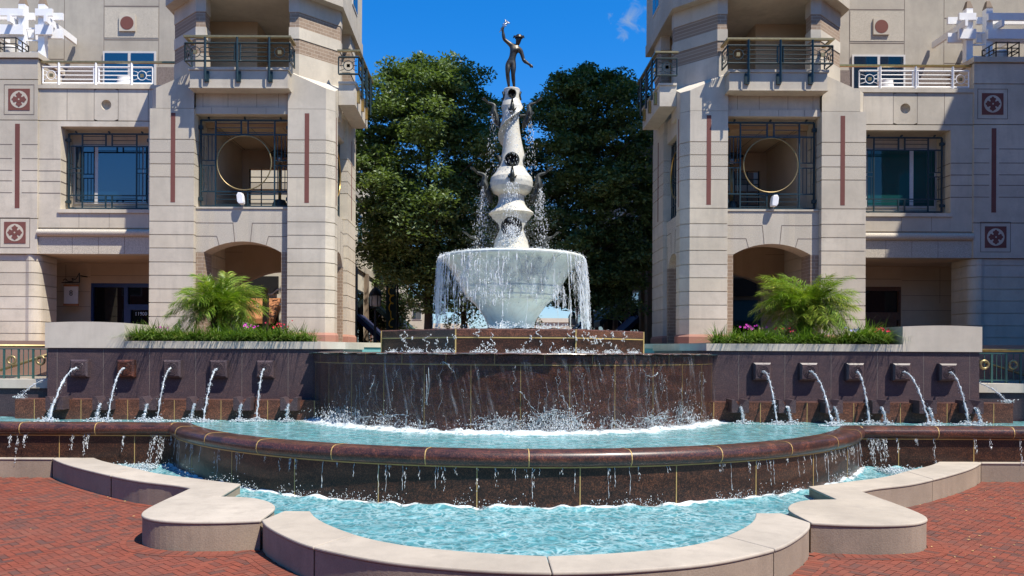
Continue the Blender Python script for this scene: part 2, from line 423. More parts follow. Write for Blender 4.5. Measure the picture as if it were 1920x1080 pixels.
m = N('veined_white_marble'); c = m.coord()
v = m.noise(c, 1.6, 7, .62, 2.2); g = m.noise(c, 4, 4); st_ = m.noise(m.coord((5, 5, .6)), 1., 4, .6)
col = m.mix(m.ramp(v, [(.47, 0), (.5, .45), (.53, 0)]), (.68, .735, .68), (.40, .46, .43))
col = m.mix(m.math('MULTIPLY', m.ramp(st_, [(.5, 0), (.75, 1)]), .35), col, (.42, .46, .44))
col = m.mix(m.math('MULTIPLY', m.ramp(g, [(.45, 0), (.7, 1)]), .35), col, (.66, .58, .44))
M['marble'] = m.done(m.bsdf(color=col, rough=.28, normal=m.bump(g, .12, .02)))

m = N('cream_marble_column'); c = m.coord(); v = m.noise(c, 1.8, 7, .62, 2.); g = m.noise(c, 3, 5, .6)
col = m.mix(m.ramp(v, [(.46, 0), (.5, .5), (.54, 0)]), (.56, .545, .47), (.36, .36, .33))
col = m.mix(m.math('MULTIPLY', m.ramp(g, [(.42, 0), (.68, 1)]), .55), col, (.50, .43, .31))
M['column'] = m.done(m.bsdf(color=col, rough=.4, normal=m.bump(g, .15, .02)))
m = N('clay_paver'); c = m.coord(); at = m.n('ShaderNodeAttribute', attribute_name='tint'); nz = m.noise(c, 45, 4, .7); bg = m.noise(c, .5, 4, .6)
col = m.ramp(at.outputs['Fac'], [(0, (.095, .046, .038)), (.1, (.105, .046, .036)), (.2, (.145, .047, .032)), (.5, (.185, .048, .029)), (.85, (.21, .055, .032)), (1, (.18, .064, .042))])
col = m.mix(m.math('MULTIPLY', m.ramp(bg, [(.35, 0), (.7, 1)]), .4), col, (.16, .075, .058))
col = m.mix(m.math('MULTIPLY', m.ramp(nz, [(.3, 1), (.5, 0)]), .35), col, (.07, .035, .03))
M['clay'] = m.done(m.bsdf(color=col, rough=.85, spec=.2, normal=m.bump(nz, .35, .004)))
M['sand'] = plain('joint_sand', (.115, .048, .034), .95, var=.3, scale=20)
CY = 22.6                                           # the fountain's centre line: x = 0, y = CY
ZT = 3.2                                            # terrace level; the brick plaza is z = 0

# ------------------------------------------------------------------ camera, world, sun
cam = bpy.data.objects.new('camera', bpy.data.cameras.new('camera')); COL.objects.link(cam)
cam.data.sensor_width = 36; cam.data.lens = 36 * 1480 / 1920
cam.data.shift_x = .02865; cam.data.shift_y = .06265
cam.matrix_world = Matrix.Translation((-.8, 0, 2.94)) @ Matrix.Rotation(R(90), 4, 'X') @ Matrix.Rotation(.0046, 4, 'Z')
cam.data.clip_end = 2000; cam.data.clip_start = .1
SC.camera = cam
SUN = Vector((1.15, -1., 2.75)).normalized()
sl = bpy.data.lights.new('sun', 'SUN'); sl.energy = 5.; sl.angle = R(.5); sl.color = (1., .93, .82)
so = bpy.data.objects.new('sun', sl); COL.objects.link(so); so.location = (20, -10, 40)
so.rotation_euler = SUN.to_track_quat('Z', 'Y').to_euler()
W = bpy.data.worlds.new('World'); SC.world = W; W.use_nodes = True
nt = W.node_tree; nt.nodes.clear()
wo = nt.nodes.new('ShaderNodeOutputWorld'); bg = nt.nodes.new('ShaderNodeBackground'); nt.links.new(bg.outputs[0], wo.inputs[0])
sk = nt.nodes.new('ShaderNodeTexSky'); sk.sky_type = 'NISHITA'; sk.sun_disc = False
sk.sun_elevation = math.asin(SUN.z); sk.sun_rotation = math.atan2(SUN.x, SUN.y)
sk.air_density = 1.; sk.dust_density = .3; sk.ozone_density = 3.
hs = nt.nodes.new('ShaderNodeHueSaturation'); hs.inputs['Saturation'].default_value = 1.04; hs.inputs['Value'].default_value = 1.
deep = nt.nodes.new('ShaderNodeMix'); deep.data_type = 'RGBA'; deep.blend_type = 'MULTIPLY'; deep.inputs[0].default_value = 1.; deep.inputs[7].default_value = (.33, 1.04, 1.70, 1)   # polarised, deep blue sky
hz = nt.nodes.new('ShaderNodeSeparateXYZ'); tcz = nt.nodes.new('ShaderNodeTexCoord'); nt.links.new(tcz.outputs['Generated'], hz.inputs[0])
hr = nt.nodes.new('ShaderNodeMapRange'); nt.links.new(hz.outputs[2], hr.inputs[0]); hr.inputs[1].default_value = .0; hr.inputs[2].default_value = .42; hr.interpolation_type = 'SMOOTHSTEP'
tint = nt.nodes.new('ShaderNodeMix'); tint.data_type = 'RGBA'; nt.links.new(hr.outputs[0], tint.inputs[0]); tint.inputs[6].default_value = (.82, 1.0, 1.28, 1); tint.inputs[7].default_value = (.30, 1.02, 1.72, 1); nt.links.new(tint.outputs[2], deep.inputs[7])   # hazier towards the horizon
nt.links.new(sk.outputs[0], deep.inputs[6]); nt.links.new(deep.outputs[2], hs.inputs['Color'])
# one small wisp of cloud, fixed in the sky by direction
tc = nt.nodes.new('ShaderNodeTexCoord')
dv = nt.nodes.new('ShaderNodeVectorMath'); dv.operation = 'SUBTRACT'; nt.links.new(tc.outputs['Generated'], dv.inputs[0])
cd = Vector(((1176 - 905) / 1480, 1., (660 - 33) / 1480)).normalized(); dv.inputs[1].default_value = cd
ln = nt.nodes.new('ShaderNodeVectorMath'); ln.operation = 'LENGTH'
sc_ = nt.nodes.new('ShaderNodeVectorMath'); sc_.operation = 'MULTIPLY'; sc_.inputs[1].default_value = (1., 1., 1.05); nt.links.new(dv.outputs[0], sc_.inputs[0]); nt.links.new(sc_.outputs[0], ln.inputs[0])
cn = nt.nodes.new('ShaderNodeTexNoise'); cn.inputs['Scale'].default_value = 42; cn.inputs['Detail'].default_value = 8; cn.inputs['Roughness'].default_value = .62; cn.inputs['Distortion'].default_value = .6
nt.links.new(tc.outputs['Generated'], cn.inputs['Vector'])
def wm(op, a, b=0.):
    x = nt.nodes.new('ShaderNodeMath'); x.operation = op
    for i, q in enumerate((a, b)):
        if isinstance(q, bpy.types.NodeSocket): nt.links.new(q, x.inputs[i])
        else: x.inputs[i].default_value = q
    return x.outputs[0]
fall = wm('SUBTRACT', 1., wm('DIVIDE', ln.outputs['Value'], .030))
cm_ = wm('MULTIPLY', wm('MAXIMUM', wm('SUBTRACT', wm('ADD', cn.outputs['Fac'], wm('MULTIPLY', fall, .25)), .62), 0.), 3.2)
cm_ = wm('MINIMUM', wm('MULTIPLY', cm_, wm('GREATER_THAN', fall, 0.)), .85)
mxs = nt.nodes.new('ShaderNodeMix'); mxs.data_type = 'RGBA'; nt.links.new(cm_, mxs.inputs[0]); nt.links.new(hs.outputs[0], mxs.inputs[6]); mxs.inputs[7].default_value = (2.4, 3.4, 5.2, 1)
nt.links.new(mxs.outputs[2], bg.inputs[0]); bg.inputs[1].default_value = .075
SC.view_settings.view_transform = 'Standard'; SC.view_settings.look = 'None'; SC.view_settings.exposure = .7; SC.view_settings.gamma = 1
SC.cycles.use_denoising = True; SC.cycles.max_bounces = 8; SC.cycles.transparent_max_bounces = 16
SC.cycles.sample_clamp_indirect = 6.; SC.cycles.caustics_reflective = False; SC.cycles.caustics_refractive = False

# ------------------------------------------------------------------ outlines shared by bench, pools and paving
FO = [(0, 8.98), (.72, 9.05), (1.5, 9.25), (2.05, 9.48), (2.57, 9.81), (3.07, 10.21), (3.52, 10.76), (3.88, 11.3), (4.06, 11.69)]
FI = [(0, 9.70), (.76, 9.84), (1.4, 10.04), (1.85, 10.24), (2.4, 10.66), (2.93, 11.29), (3.28, 11.85), (3.49, 12.36)]
PADO = [(4.07, 11.69), (4.5, 11.59), (5.06, 11.56), (5.56, 11.66), (5.88, 11.88), (6.03, 12.14), (6.10, 12.5), (6.12, 13.0), (6.12, 13.58)]
PADI = [(5.3, 13.58), (4.76, 13.49), (4.42, 13.23), (4.2, 12.9), (4.1, 12.62), (4.07, 12.36)]
AO = [(6.12, 14.4), (6.6, 14.75), (7.4, 15.17), (8.23, 15.8), (9.27, 16.7), (10.05, 17.45), (10.74, 18.24)]
AI = [(5.34, 14.86), (6.45, 15.5), (7.42, 16.1), (8.27, 16.88), (9.26, 17.75), (9.85, 18.4), (10.32, 19.02)]
fo = crom(FO, 4); fi = crom(FI, 4); po = crom(PADO, 4); pi_ = crom(PADI, 4); ao = crom(AO, 4); ai = crom(AI, 4)
mir = lambda L: [(-x, y) for x, y in L]
RIMR = 9.05; RX = 8.0; RY = CY - math.sqrt(RIMR**2 - RX**2)
def arc(r, n, x=None, x0=None):                     # front arc of a circle about the fountain, left to right
    a = math.asin(min(1, x / r))
    return [(r * math.sin(-a + 2 * a * i / n), CY - r * math.cos(-a + 2 * a * i / n)) for i in range(n + 1)]
rimpath = [(-30, RY), (-16, RY)] + arc(RIMR, 72, RX) + [(16, RY), (30, RY)]

# ------------------------------------------------------------------ ground
g = MB(); g.box(-900, 900, -300, 1200, -2., -.012)
tag(g.build('ground', M['sand']), kind='structure')

# clay pavers: forty-five degree herringbone, every paver its own face
w = .11; gap = .0035; c45 = math.cos(PI / 4)
V = []; Fq = []; T = []
edge = mir(fo)[::-1] + fo[1:]
outl = [(-30, 18.24)] + mir(ao)[::-1] + [(-6.12, 13.58)] + mir(po)[::-1] + mir(fo)[::-1] + fo[1:] + po + [(6.12, 13.58)] + ao + [(30, 18.24), (30, 40), (-30, 40)]
def paver(x0, y0, x1, y1):
    cx, cy = (x0 + x1) / 2 * w, (y0 + y1) / 2 * w
    X = cx * c45 - cy * c45; Y = cx * c45 + cy * c45 + 11
    if not (-17 < X < 17 and 5.6 < Y < 18.4) or inpoly(X, Y, outl): return
    if abs(X) < 5.2 and Y < 8.4: return
    b = len(V); dz = random.uniform(-.003, .003)
    for x, y in ((x0 * w + gap, y0 * w + gap), (x1 * w - gap, y0 * w + gap), (x1 * w - gap, y1 * w - gap), (x0 * w + gap, y1 * w - gap)):
        V.append((x * c45 - y * c45, x * c45 + y * c45 + 11, dz * .4 + random.uniform(-.0012, .0012)))
    Fq.append((b, b + 1, b + 2, b + 3)); T.append(random.random())
for i in range(-240, 241):
    for j in range(-86, 87):
        bx, by = i + 2 * j, i - 2 * j
        if abs(bx) > 212 or abs(by) > 212: continue
        paver(bx, by, bx + 2, by + 1); paver(bx + 2, by - 1, bx + 3, by + 1)
tag(npmesh('brick_paving', V, Fq, M['clay'], col=T), kind='structure')
# a border course of pavers set square to the bench foot
V = []; Fq = []; T = []
def border(path, o0, o1, step):
    Nn = norms(path); L = [0]
    for a, b in zip(path, path[1:]): L.append(L[-1] + math.dist(a, b))
    def at(s):
        for i in range(len(path) - 1):
            if s <= L[i + 1] or i == len(path) - 2:
                t = (s - L[i]) / (L[i + 1] - L[i]); p = [path[i][k] + (path[i+1][k] - path[i][k]) * t for k in (0, 1)]
                n = [Nn[i][k] + (Nn[i+1][k] - Nn[i][k]) * t for k in (0, 1)]; return p, n
    s = 0
    while s + step < L[-1]:
        b = len(V)
        for ss, o in ((s + .004, o0), (s + step - .004, o0), (s + step - .004, o1), (s + .004, o1)):
            p, n = at(ss); V.append((p[0] + n[0] * o, p[1] + n[1] * o, .005))
        Fq.append((b, b + 1, b + 2, b + 3)); T.append(random.random()); s += step
for L in (fo[:-4], po[3:]):
    for pth in (L, mir(L)[::-1]): border(pth, .01, .22, .11); border(pth, .228, .31, .22)
for pth in (ao, mir(ao)[::-1]): border(pth, .01, .12, .24)
tag(npmesh('brick_paving_border', V, Fq, M['clay'], col=T), kind='structure')

V = []; Fq = []; T = []
for k in range(260):                                                     # a scatter of small dry leaves, most of it on the right
    X = random.uniform(5, 11) if k % 4 else -random.uniform(6, 12); Y = random.uniform(10, 17.5)
    if inpoly(X, Y, outl): continue
    q = random.uniform(0, 6.3); L_ = random.uniform(.012, .03); b = len(V)
    for a_, r_ in ((0, 1), (1.57, .5), (3.14, 1), (4.71, .5)): V.append((X + L_ * r_ * math.cos(q + a_), Y + L_ * r_ * math.sin(q + a_), .008 + random.uniform(0, .012)))
    Fq.append((b, b + 1, b + 2, b + 3)); T.append(0)
tag(npmesh('leaf_litter', V, Fq, plain('dry_leaf', (.42, .27, .10), .8, var=.5, scale=3)), kind='stuff')
# raised terrace behind the fountain, cut round the upper basin
cut = [(5.85 * math.cos(a), CY + 5.85 * math.sin(a)) for a in [R(-8 + 196 * i / 40) for i in range(41)]]
tp = [(40, 22.0), (40, 260), (-40, 260), (-40, 22.0)] + [(-5.9, 21.8)] + cut[::-1] + [(5.9, 21.8)]
t = MB(); t.prism(tp[::-1], .6, ZT)
tag(t.build('terrace', M['paver']), kind='structure')
s = MB(); s.box(-900, -40.01, 22, 900, -.5, 1.6); s.box(40.01, 900, 22, 900, -.5, 1.6); s.box(-40, 40, 260.01, 900, -.5, 1.6)
tag(s.build('far_ground', M['paver']), kind='structure')

# ------------------------------------------------------------------ waters
def surface(name, z, inside, cell, bx, by, mat, amp, sc_, extra=None):
    nx = int((bx[1] - bx[0]) / cell); ny = int((by[1] - by[0]) / cell)
    idx = {}; V = []; Fq = []
    def vid(i, j):
        k = (i, j)
        if k not in idx:
            x = bx[0] + i * cell; y = by[0] + j * cell
            h = amp * (noise.noise((x * sc_, y * sc_, z)) + .55 * noise.noise((x * sc_ * 2.3 + 5, y * sc_ * 2.3, z + 3)) + .3 * noise.noise((x * sc_ * 5 + 5, y * sc_ * 5, z + 7)))
            if extra: h += extra(x, y)
            idx[k] = len(V); V.append((x, y - CY, h))
        return idx[k]
    for i in range(nx):
        for j in range(ny):
            if inside(bx[0] + (i + .5) * cell, by[0] + (j + .5) * cell):
                Fq.append((vid(i, j), vid(i + 1, j), vid(i + 1, j + 1), vid(i, j + 1)))
    o = npmesh(name, V, Fq, mat, smooth=True, loc=(0, CY, z)); return tag(o, kind='structure')
mid_line = [(x * 1.0, y + .3) for x, y in (mir(fo)[::-1] + fo[1:])]
lowpoly = mir([(x, y - .0) for x, y in ao])[::-1] + [(-5.7, 13.6)] + mir(po)[::-1] + mir(fo)[::-1] + fo[1:] + po + [(5.7, 13.6)] + ao + [(10.74, 18.6), (16, 18.6), (16, 20), (-16, 20), (-16, 18.6), (-10.74, 18.6)]
inset = [(x * .985, y + .12) for x, y in lowpoly]
def in_low(x, y):
    return inpoly(x, y, inset) and (math.hypot(x, y - CY) > RIMR - .12 if abs(x) < RX else y < RY + .1) and y < 19.2
def lowbump(x, y):
    d = (math.hypot(x, y - CY) - RIMR) if abs(x) < RX else RY - y
    return .05 * math.exp(-(d / .22) ** 2) * (1 + 1.6 * noise.noise((x * 3, y * 3, 2))) if d > -.2 else 0
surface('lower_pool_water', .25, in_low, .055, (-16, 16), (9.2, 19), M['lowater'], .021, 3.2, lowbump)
def in_mid(x, y):
    r = math.hypot(x, y - CY)
    return r > 5.45 and y < 20.62 and (r < RIMR - .2 if abs(x) < RX else y > RY + .2)
def midbump(x, y):
    d = math.hypot(x, y - CY) - 5.62
    return .055 * math.exp(-(d / .3) ** 2) * (1 + 1.3 * noise.noise((x * 4, y * 4, 5)))
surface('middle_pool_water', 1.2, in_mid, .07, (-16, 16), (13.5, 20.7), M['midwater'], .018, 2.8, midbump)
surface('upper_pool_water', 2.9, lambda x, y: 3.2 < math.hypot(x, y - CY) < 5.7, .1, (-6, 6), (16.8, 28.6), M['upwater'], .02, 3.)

# ------------------------------------------------------------------ curved bench round the lower pool
bench = thing('curved_bench', 'low cream stone bench wall curving round the front pool with two rounded seats', 'bench wall', (0, 9, 0))
def seat(poly, name, label=None):
    a = MB(1, (0, 9, 0)); cx = sum(p[0] for p in poly) / len(poly); cy = sum(p[1] for p in poly) / len(poly)
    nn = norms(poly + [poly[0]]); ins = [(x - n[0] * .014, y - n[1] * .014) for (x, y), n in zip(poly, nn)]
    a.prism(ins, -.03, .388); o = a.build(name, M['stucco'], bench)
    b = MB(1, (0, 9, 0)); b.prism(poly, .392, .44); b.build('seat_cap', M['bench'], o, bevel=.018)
e = .004
def pl(L): return L                                   # keep outlines counter-clockwise so that offsets point out
fr = [(x, y) for x, y in fo]; fin = fi[::-1]
half = [(max(x, e), y) for x, y in fo] + [(3.9, 12.37)] + [(max(x, e), y) for x, y in fi[::-1]]
for sgn in (1, -1):
    P = lambda L: [(sgn * x, y) for x, y in L][::1 if sgn > 0 else -1]
    k1 = next(i for i, p_ in enumerate(fo) if p_[0] > 2.9); k2 = next(i for i, p_ in enumerate(fi) if p_[0] > 2.45)
    seat(P([(max(x, e), y) for x, y in fo[:k1 + 1]] + [(max(x, e), y) for x, y in fi[:k2 + 1][::-1]]), 'bench_section')
    seat(P([(fo[k1][0] + .006, fo[k1][1] + .006)] + fo[k1 + 1:] + [(3.9, 12.37)] + fi[k2 + 1:][::-1] + [(fi[k2][0] + .006, fi[k2][1] + .006)]), 'bench_section')
    seat(P([(x + .006, y) for x, y in po[:-1]] + [(6.12, 13.575)] + [(5.3, 13.575)] + [(x + .006, y) for x, y in pi_[1:]]), 'rounded_seat')
    m1 = len(ao) // 2; m2 = len(ai) // 2
    seat(P([(6.12, 13.583)] + ao[:m1 + 1] + ai[:m2 + 1][::-1] + [(5.3, 13.583)]), 'bench_section')
    seat(P([(ao[m1][0] + .006, ao[m1][1] + .005)] + ao[m1 + 1:-1] + [(10.736, 18.236), (10.736, 19.02)] + ai[m2 + 1:][::-1] + [(ai[m2][0] + .006, ai[m2][1] + .005)]), 'bench_section')
    seat(P([(10.744, 18.24), (22, 18.24), (22, 19.02), (10.744, 19.02)]), 'bench_section')

# ------------------------------------------------------------------ granite rim of the middle pool
rim = thing('pool_rim_wall', 'dark red granite pool wall with a rounded rim and gold joints', 'pool wall', (0, RY, 0))
orgR = (0, RY, 0)
a = MB(1, orgR); a.sweep(rimpath, [(0, -.1), (0, .955), (-.4, .955), (-.4, -.1)]); a.build('wall_face', M['granwet'], rim)
prof = [(.015, .972), (.055, .985), (.092, 1.03), (.108, 1.09), (.10, 1.15), (.07, 1.205), (.02, 1.238), (-.05, 1.252), (-.3, 1.25), (-.42, 1.235), (-.42, .972)]
a = MB(1, orgR); a.sweep(rimpath, prof); a.build('rounded_rim', M['granrim'], rim, smooth=True, angle=50)
a = MB(1, orgR); a.sweep(rimpath, [(.012, .951), (.012, .976), (-.2, .976), (-.2, .951)]); a.build('gold_band', M['gold'], rim)
def radial_joints(mb, r, angs, prof, wd):           # slim ribs standing 3 mm proud of a curved face
    for q in angs:
        a0 = q - wd / r / 2; a1 = q + wd / r / 2
        v = []
        for aa in (a0, a1):
            for o, z in prof: v.append(((r + o) * math.sin(aa), CY - (r + o) * math.cos(aa), z))
        k = len(prof); f = [tuple(range(k)), tuple(range(k, 2 * k))[::-1]] + [(i, k + i, k + (i + 1) % k, (i + 1) % k) for i in range(k)]
        mb.add(v, f)
a = MB(1, orgR); st = 1.78 / RIMR
amax = math.asin(RX / RIMR)
radial_joints(a, RIMR, [st * k for k in range(-6, 7) if abs(st * k) < amax - .02], [(o * 1.0 + (.004 if o > -.3 else 0), z + (.004 if z > 1.1 else 0)) for o, z in prof], .016)
radial_joints(a, RIMR, [st * (k + .5) for k in range(-7, 7) if abs(st * (k + .5)) < amax - .02], [(.004, -.1), (.004, .954), (-.05, .954), (-.05, -.1)], .016)
for sgn in (1, -1):
    for k in range(6):
        x = sgn * (8.02 + 1.75 * k)
        a.prismx([(RY - o - (.004 if o > -.3 else 0), z + (.004 if z > 1.1 else 0)) for o, z in prof], x - .008, x + .008)
        a.box(x + sgn * .87 - .008, x + sgn * .87 + .008, RY - .004, RY + .05, -.1, .954)
a.build('gold_joint', M['gold'], rim)

# ------------------------------------------------------------------ drum with the sliding sheet of water
DR = 5.57
drum = thing('waterfall_wall', 'big curved dark granite wall with water sliding down below the octagon', 'fountain wall', (0, CY - DR, 1))
orgD = (0, CY - DR, 1)
p = arc(DR, 64, 5.2)
a = MB(1, orgD); a.sweep(p, [(0, .9), (0, 2.655), (-.5, 2.655), (-.5, .9)]); a.build('wall_face', M['grandrum'], drum)
a = MB(1, orgD); a.sweep(p, [(.012, 2.675), (.02, 2.7), (.02, 2.87), (-.01, 2.915), (-.5, 2.925), (-.5, 2.675)]); a.build('top_course', M['grandrum'], drum)
a = MB(1, orgD); a.sweep(p, [(.010, 2.653), (.010, 2.678), (-.3, 2.678), (-.3, 2.653)])
sj = 1.08 / DR
radial_joints(a, DR, [sj * (k + .02) for k in range(-6, 7)], [(.004, .9), (.004, 2.654), (-.05, 2.654), (-.05, .9)], .016)
radial_joints(a, DR, [sj * (k + .5) for k in range(-6, 6)], [(.024, 2.679), (.024, 2.9), (-.05, 2.9), (-.05, 2.679)], .016)
a.build('gold_joint', M['gold'], drum)
# back wall of the upper basin
bw = thing('basin_back_wall', 'low turquoise basin wall with pale coping behind the octagonal plinth', 'basin wall', (0, CY + 5.6, 2.4))
ob = (0, CY + 5.6, 2.4)
bp = [(5.6 * math.cos(q), CY + 5.6 * math.sin(q)) for q in [R(-10 + 200 * i / 60) for i in range(61)]]
a = MB(1, ob); a.sweep(bp[::-1], [(0, 2.3), (0, 3.08), (-.24, 3.08), (-.24, 2.3)]); a.build('basin_wall', M['poolpaint'], bw)
a = MB(1, ob); a.sweep(bp[::-1], [(.04, 3.083), (.04, 3.235), (-.27, 3.235), (-.27, 3.083)]); a.build('coping', M['coping'], bw)

# ------------------------------------------------------------------ octagonal plinth
oct_ = thing('octagonal_plinth', 'octagonal brown granite plinth under the marble bowl', 'fountain plinth', (0, CY, 2.6))
oo = (0, CY, 2.6)
op = lambda ap: [(ap / math.cos(PI / 8) * math.cos(PI / 8 + i * PI / 4), CY + ap / math.cos(PI / 8) * math.sin(PI / 8 + i * PI / 4)) for i in range(8)]
a = MB(1, oo); a.prism(op(3.5), 2.5, 3.285); a.build('plinth_wall', M['granwet'], oct_)
a = MB(1, oo); a.prism(op(3.515), 3.303, 3.51); a.build('plinth_cap', M['grandrum'], oct_, bevel=.03)
a = MB(1, oo); a.prism(op(3.507), 3.28, 3.308)
for x, y in op(3.512): a.box(x - .016, x + .016, y - .016, y + .016, 2.5, 3.5)
a.build('gold_joint', M['gold'], oct_)

surface('plinth_water', 3.525, lambda x, y: .7 < math.hypot(x, y - CY) < 3.36, .07, (-3.5, 3.5), (CY - 3.5, CY + 3.5), M['froth'], .02, 4.)

# ------------------------------------------------------------------ planter walls with square spouts and a stepped trough
def gran_planter(s):
    side = 'left' if s < 0 else 'right'
    pw = thing('granite_planter', 'polished purple brown granite planter wall with five square spouts, %s of the waterfall' % side, 'planter', (s * 8.4, 20.5, 1), 'granite planters beside the waterfall')
    og = (s * 8.4, 20.5, 1); mk = lambda: MB(s, og)
    a = mk(); a.prism([(5.02, 20.5), (12.1, 20.5), (12.1, 24.6), (4.55, 24.6), (4.55, 21.2)], .9, 3.0); a.build('planter_wall', M['granwall'], pw)
    a = mk(); a.prism([(5.0, 20.46), (10.08, 20.46), (10.08, 20.8), (5.05, 20.8), (4.85, 21.2), (4.85, 24.6), (4.5, 24.6), (4.5, 21.25)], 3.004, 3.19); a.build('coping', M['coping'], pw)
    a = mk(); n = 10
    top = [(10.085 + 2.06 * i / n, 3.655 + .03 * math.sin(PI * i / n)) for i in range(n + 1)]
    a.prismy([(10.085, 3.004)] + top + [(12.145, 3.004)], 20.455, 22.6); a.build('end_block', M['coping'], pw)
    a = mk(); a.box(5.1, 10.08, 20.85, 24.5, 2.9, 3.14); a.build('planting_bed', M['soil'], pw)
    a = mk()
    for k in range(7):
        x = 5.85 + 1.2 * k
        if x < 12.1: a.box(x - .004, x + .004, 20.497, 20.52, 1.7, 3.0)
    for x in (6.6, 8.3): a.box(x - .005, x + .005, 20.457, 20.47, 3.01, 3.19)
    a.build('joint_line', M['ljoint'], pw)
    for k in range(5):
        x = 6.42 + 1.2 * k; z = 2.475; h = .225; d = .165
        a = mk()
        v = [(x - h, 20.5, z - h), (x + h, 20.5, z - h), (x + h, 20.5, z + h), (x - h, 20.5, z + h)]
        for q, y in ((h, 20.5 - d * .75), (h - .045, 20.5 - d)):
            v += [(x - q, y, z - q), (x + q, y, z - q), (x + q, y, z + q), (x - q, y, z + q)]
        f = [(0, 1, 2, 3)[::-1], (8, 9, 10, 11)]
        for b in (0, 4):
            f += [(b + i, b + (i + 1) % 4, b + 4 + (i + 1) % 4, b + 4 + i) for i in range(4)]
        a.add(v, f)
        for r in (.075, .115, .15): a.ring((x, 20.5 - d - .001, z), r, .011, 'y', 28, 6)
        o = a.build('square_spout', M['granrim' if k == 3 and s < 0 else 'granwall'], pw)
        a = mk(); a.disc((x, z), .035, 20.5 - d - .004, 20.5 - d + .02, 14); a.build('spout_hole', M['dark'], o)
    # trough
    a = mk(); a.box(4.9, 12.62, 19.96, 20.497, .9, 1.7); tr = a.build('trough', M['grandrum'], pw)
    a = mk()
    for k in range(7):
        x = 5.05 + 1.18 * k + .0
        if 5.0 < x < 12.5: a.box(x - .007, x + .007, 19.957, 19.98, .9, 1.698)
    a.build('gold_joint', M['gold'], tr)
    for k in range(6):
        x = 5.62 + 1.168 * k; a = mk(); h = .215
        a.prismy([(x - h, 1.46), (x + h, 1.46), (x + h, 1.785), (x + h * .62, 1.785), (x, 1.565), (x - h * .62, 1.785), (x - h, 1.785)], 19.64, 20.12)
        a.build('notched_spout', M['granwall'], tr)
for s in (-1, 1): gran_planter(s)

# ------------------------------------------------------------------ side walls, steps and handrails beyond the planters
def side_terrace(s):
    side = 'left' if s < 0 else 'right'
    og = (s * 14, 21, 1); mk = lambda: MB(s, og)
    w_ = thing('side_pool_wall', 'dark granite pool wall with pale coping under the handrail at the %s edge' % side, 'pool wall', og)
    a = mk(); a.box(12.11, 30, 20.9, 21.4, .9, 1.93); a.build('wall_face', M['granwall'], w_)
    a = mk(); a.box(12.11, 30, 20.84, 21.5, 1.934, 2.17); a.build('coping', M['coping'], w_)
    st = thing('stone_steps', 'pale stone steps climbing behind the handrail at the %s edge' % side, 'steps', (s * 14, 22, 1.6))
    os_ = (s * 14, 22, 1.6)
    for k in range(3):
        b = MB(s, os_); b.box(12.15, 30, 21.55 + .16 * k, 22., 1.5 if k == 0 else 2.0 + .22 * k - .2, 2.0 + .22 * k); b.build('step', M['coping'], st)
    b = MB(s, os_); b.box(12.15, 30, 21.9, 21.99, 2.3, 3.0); b.build('brick_riser', M['redbase'], st)
    h = thing('terrace_handrail', 'green metal handrail with brass top and brass rings beside the %s planter' % side, 'railing', (s * 14, 21.15, 2.17))
    oh = (s * 14, 21.15, 2.17); y = 21.15
    a = MB(s, oh); a.tube([(12.12, y, 3.05), (20, y, 3.05)], .04, 8); a.build('top_rail', M['dullbrass'] if s < 0 else M['brass'], h, smooth=True)
    a = MB(s, oh); a.box(12.12, 20, y - .02, y + .02, 2.955, 2.985); a.box(12.12, 20, y - .018, y + .018, 2.24, 2.265)
    for k in range(14):
        x = 12.45 + .39 * k
        a.box(x - .026, x + .026, y - .016, y + .016, 2.17, 2.955)
        for dx in ((.195,) if k % 2 == 0 else (.13, .26)): a.box(x + dx - .008, x + dx + .008, y - .008, y + .008, 2.265, 2.955)
    a.build('bar', M['tealg'], h)
    for k in range(7):
        a = MB(s, oh); a.ring((12.45 + .78 * k + .195, y, 2.665), .105, .035, 'y', 28, 8, squash=.8); a.build('brass_ring', M['dullbrass'], h, smooth=True)
    a = MB(s, oh); a.tube([(12.15, 21.62, 3.0), (15.2, 21.62, 2.0)], .045, 8); a.build('stair_rail', M['dullbrass'], h, smooth=True)
for s in (-1, 1): side_terrace(s)
# ------------------------------------------------------------------ marble bowl and column
mf = thing('marble_fountain', 'tall white marble fountain with a wide bowl and a twisted column', 'fountain', (0, CY, 3.51))
om = (0, CY, 3.51)
a = MB(1, om)
bowl = [(.64, 3.49), (.645, 3.56), (.66, 3.64), (.69, 3.78), (.78, 3.97), (.91, 4.15), (1.05, 4.32), (1.14, 4.40), (1.19, 4.42), (1.20, 4.455), (1.205, 4.47), (1.27, 4.50), (1.30, 4.525), (1.30, 4.57), (1.335, 4.60), (1.40, 4.73), (1.425, 4.765), (1.41, 4.80), (1.52, 4.95), (1.70, 5.24), (1.84, 5.42), (1.93, 5.51), (1.97, 5.53), (2.03, 5.545), (2.065, 5.575), (2.075, 5.615), (2.06, 5.65), (2.0, 5.668), (1.9, 5.66), (1.84, 5.6), (1.6, 5.48), (.9, 5.3), (.3, 5.3)]
a.lathe(bowl, (0, CY), 72); a.build('bowl', M['marble'], mf, smooth=True, angle=32, recalc=False)
CPROF = [(.60, 5.42), (.58, 5.75), (.52, 5.9), (.455, 6.2), (.445, 6.42), (.50, 6.68), (.575, 6.84), (.65, 6.90), (.63, 6.935), (.47, 7.06), (.40, 7.16), (.365, 7.3), (.375, 7.42), (.53, 7.51), (.60, 7.64), (.62, 7.78), (.59, 7.92), (.47, 8.06), (.385, 8.22), (.36, 8.36), (.345, 8.55), (.325, 8.8), (.305, 9.05), (.285, 9.3), (.27, 9.6), (.285, 9.8), (.31, 9.95), (.27, 10.08), (.235, 10.16), (.23, 10.4), (.235, 10.45), (.22, 10.47), (.02, 10.47)]
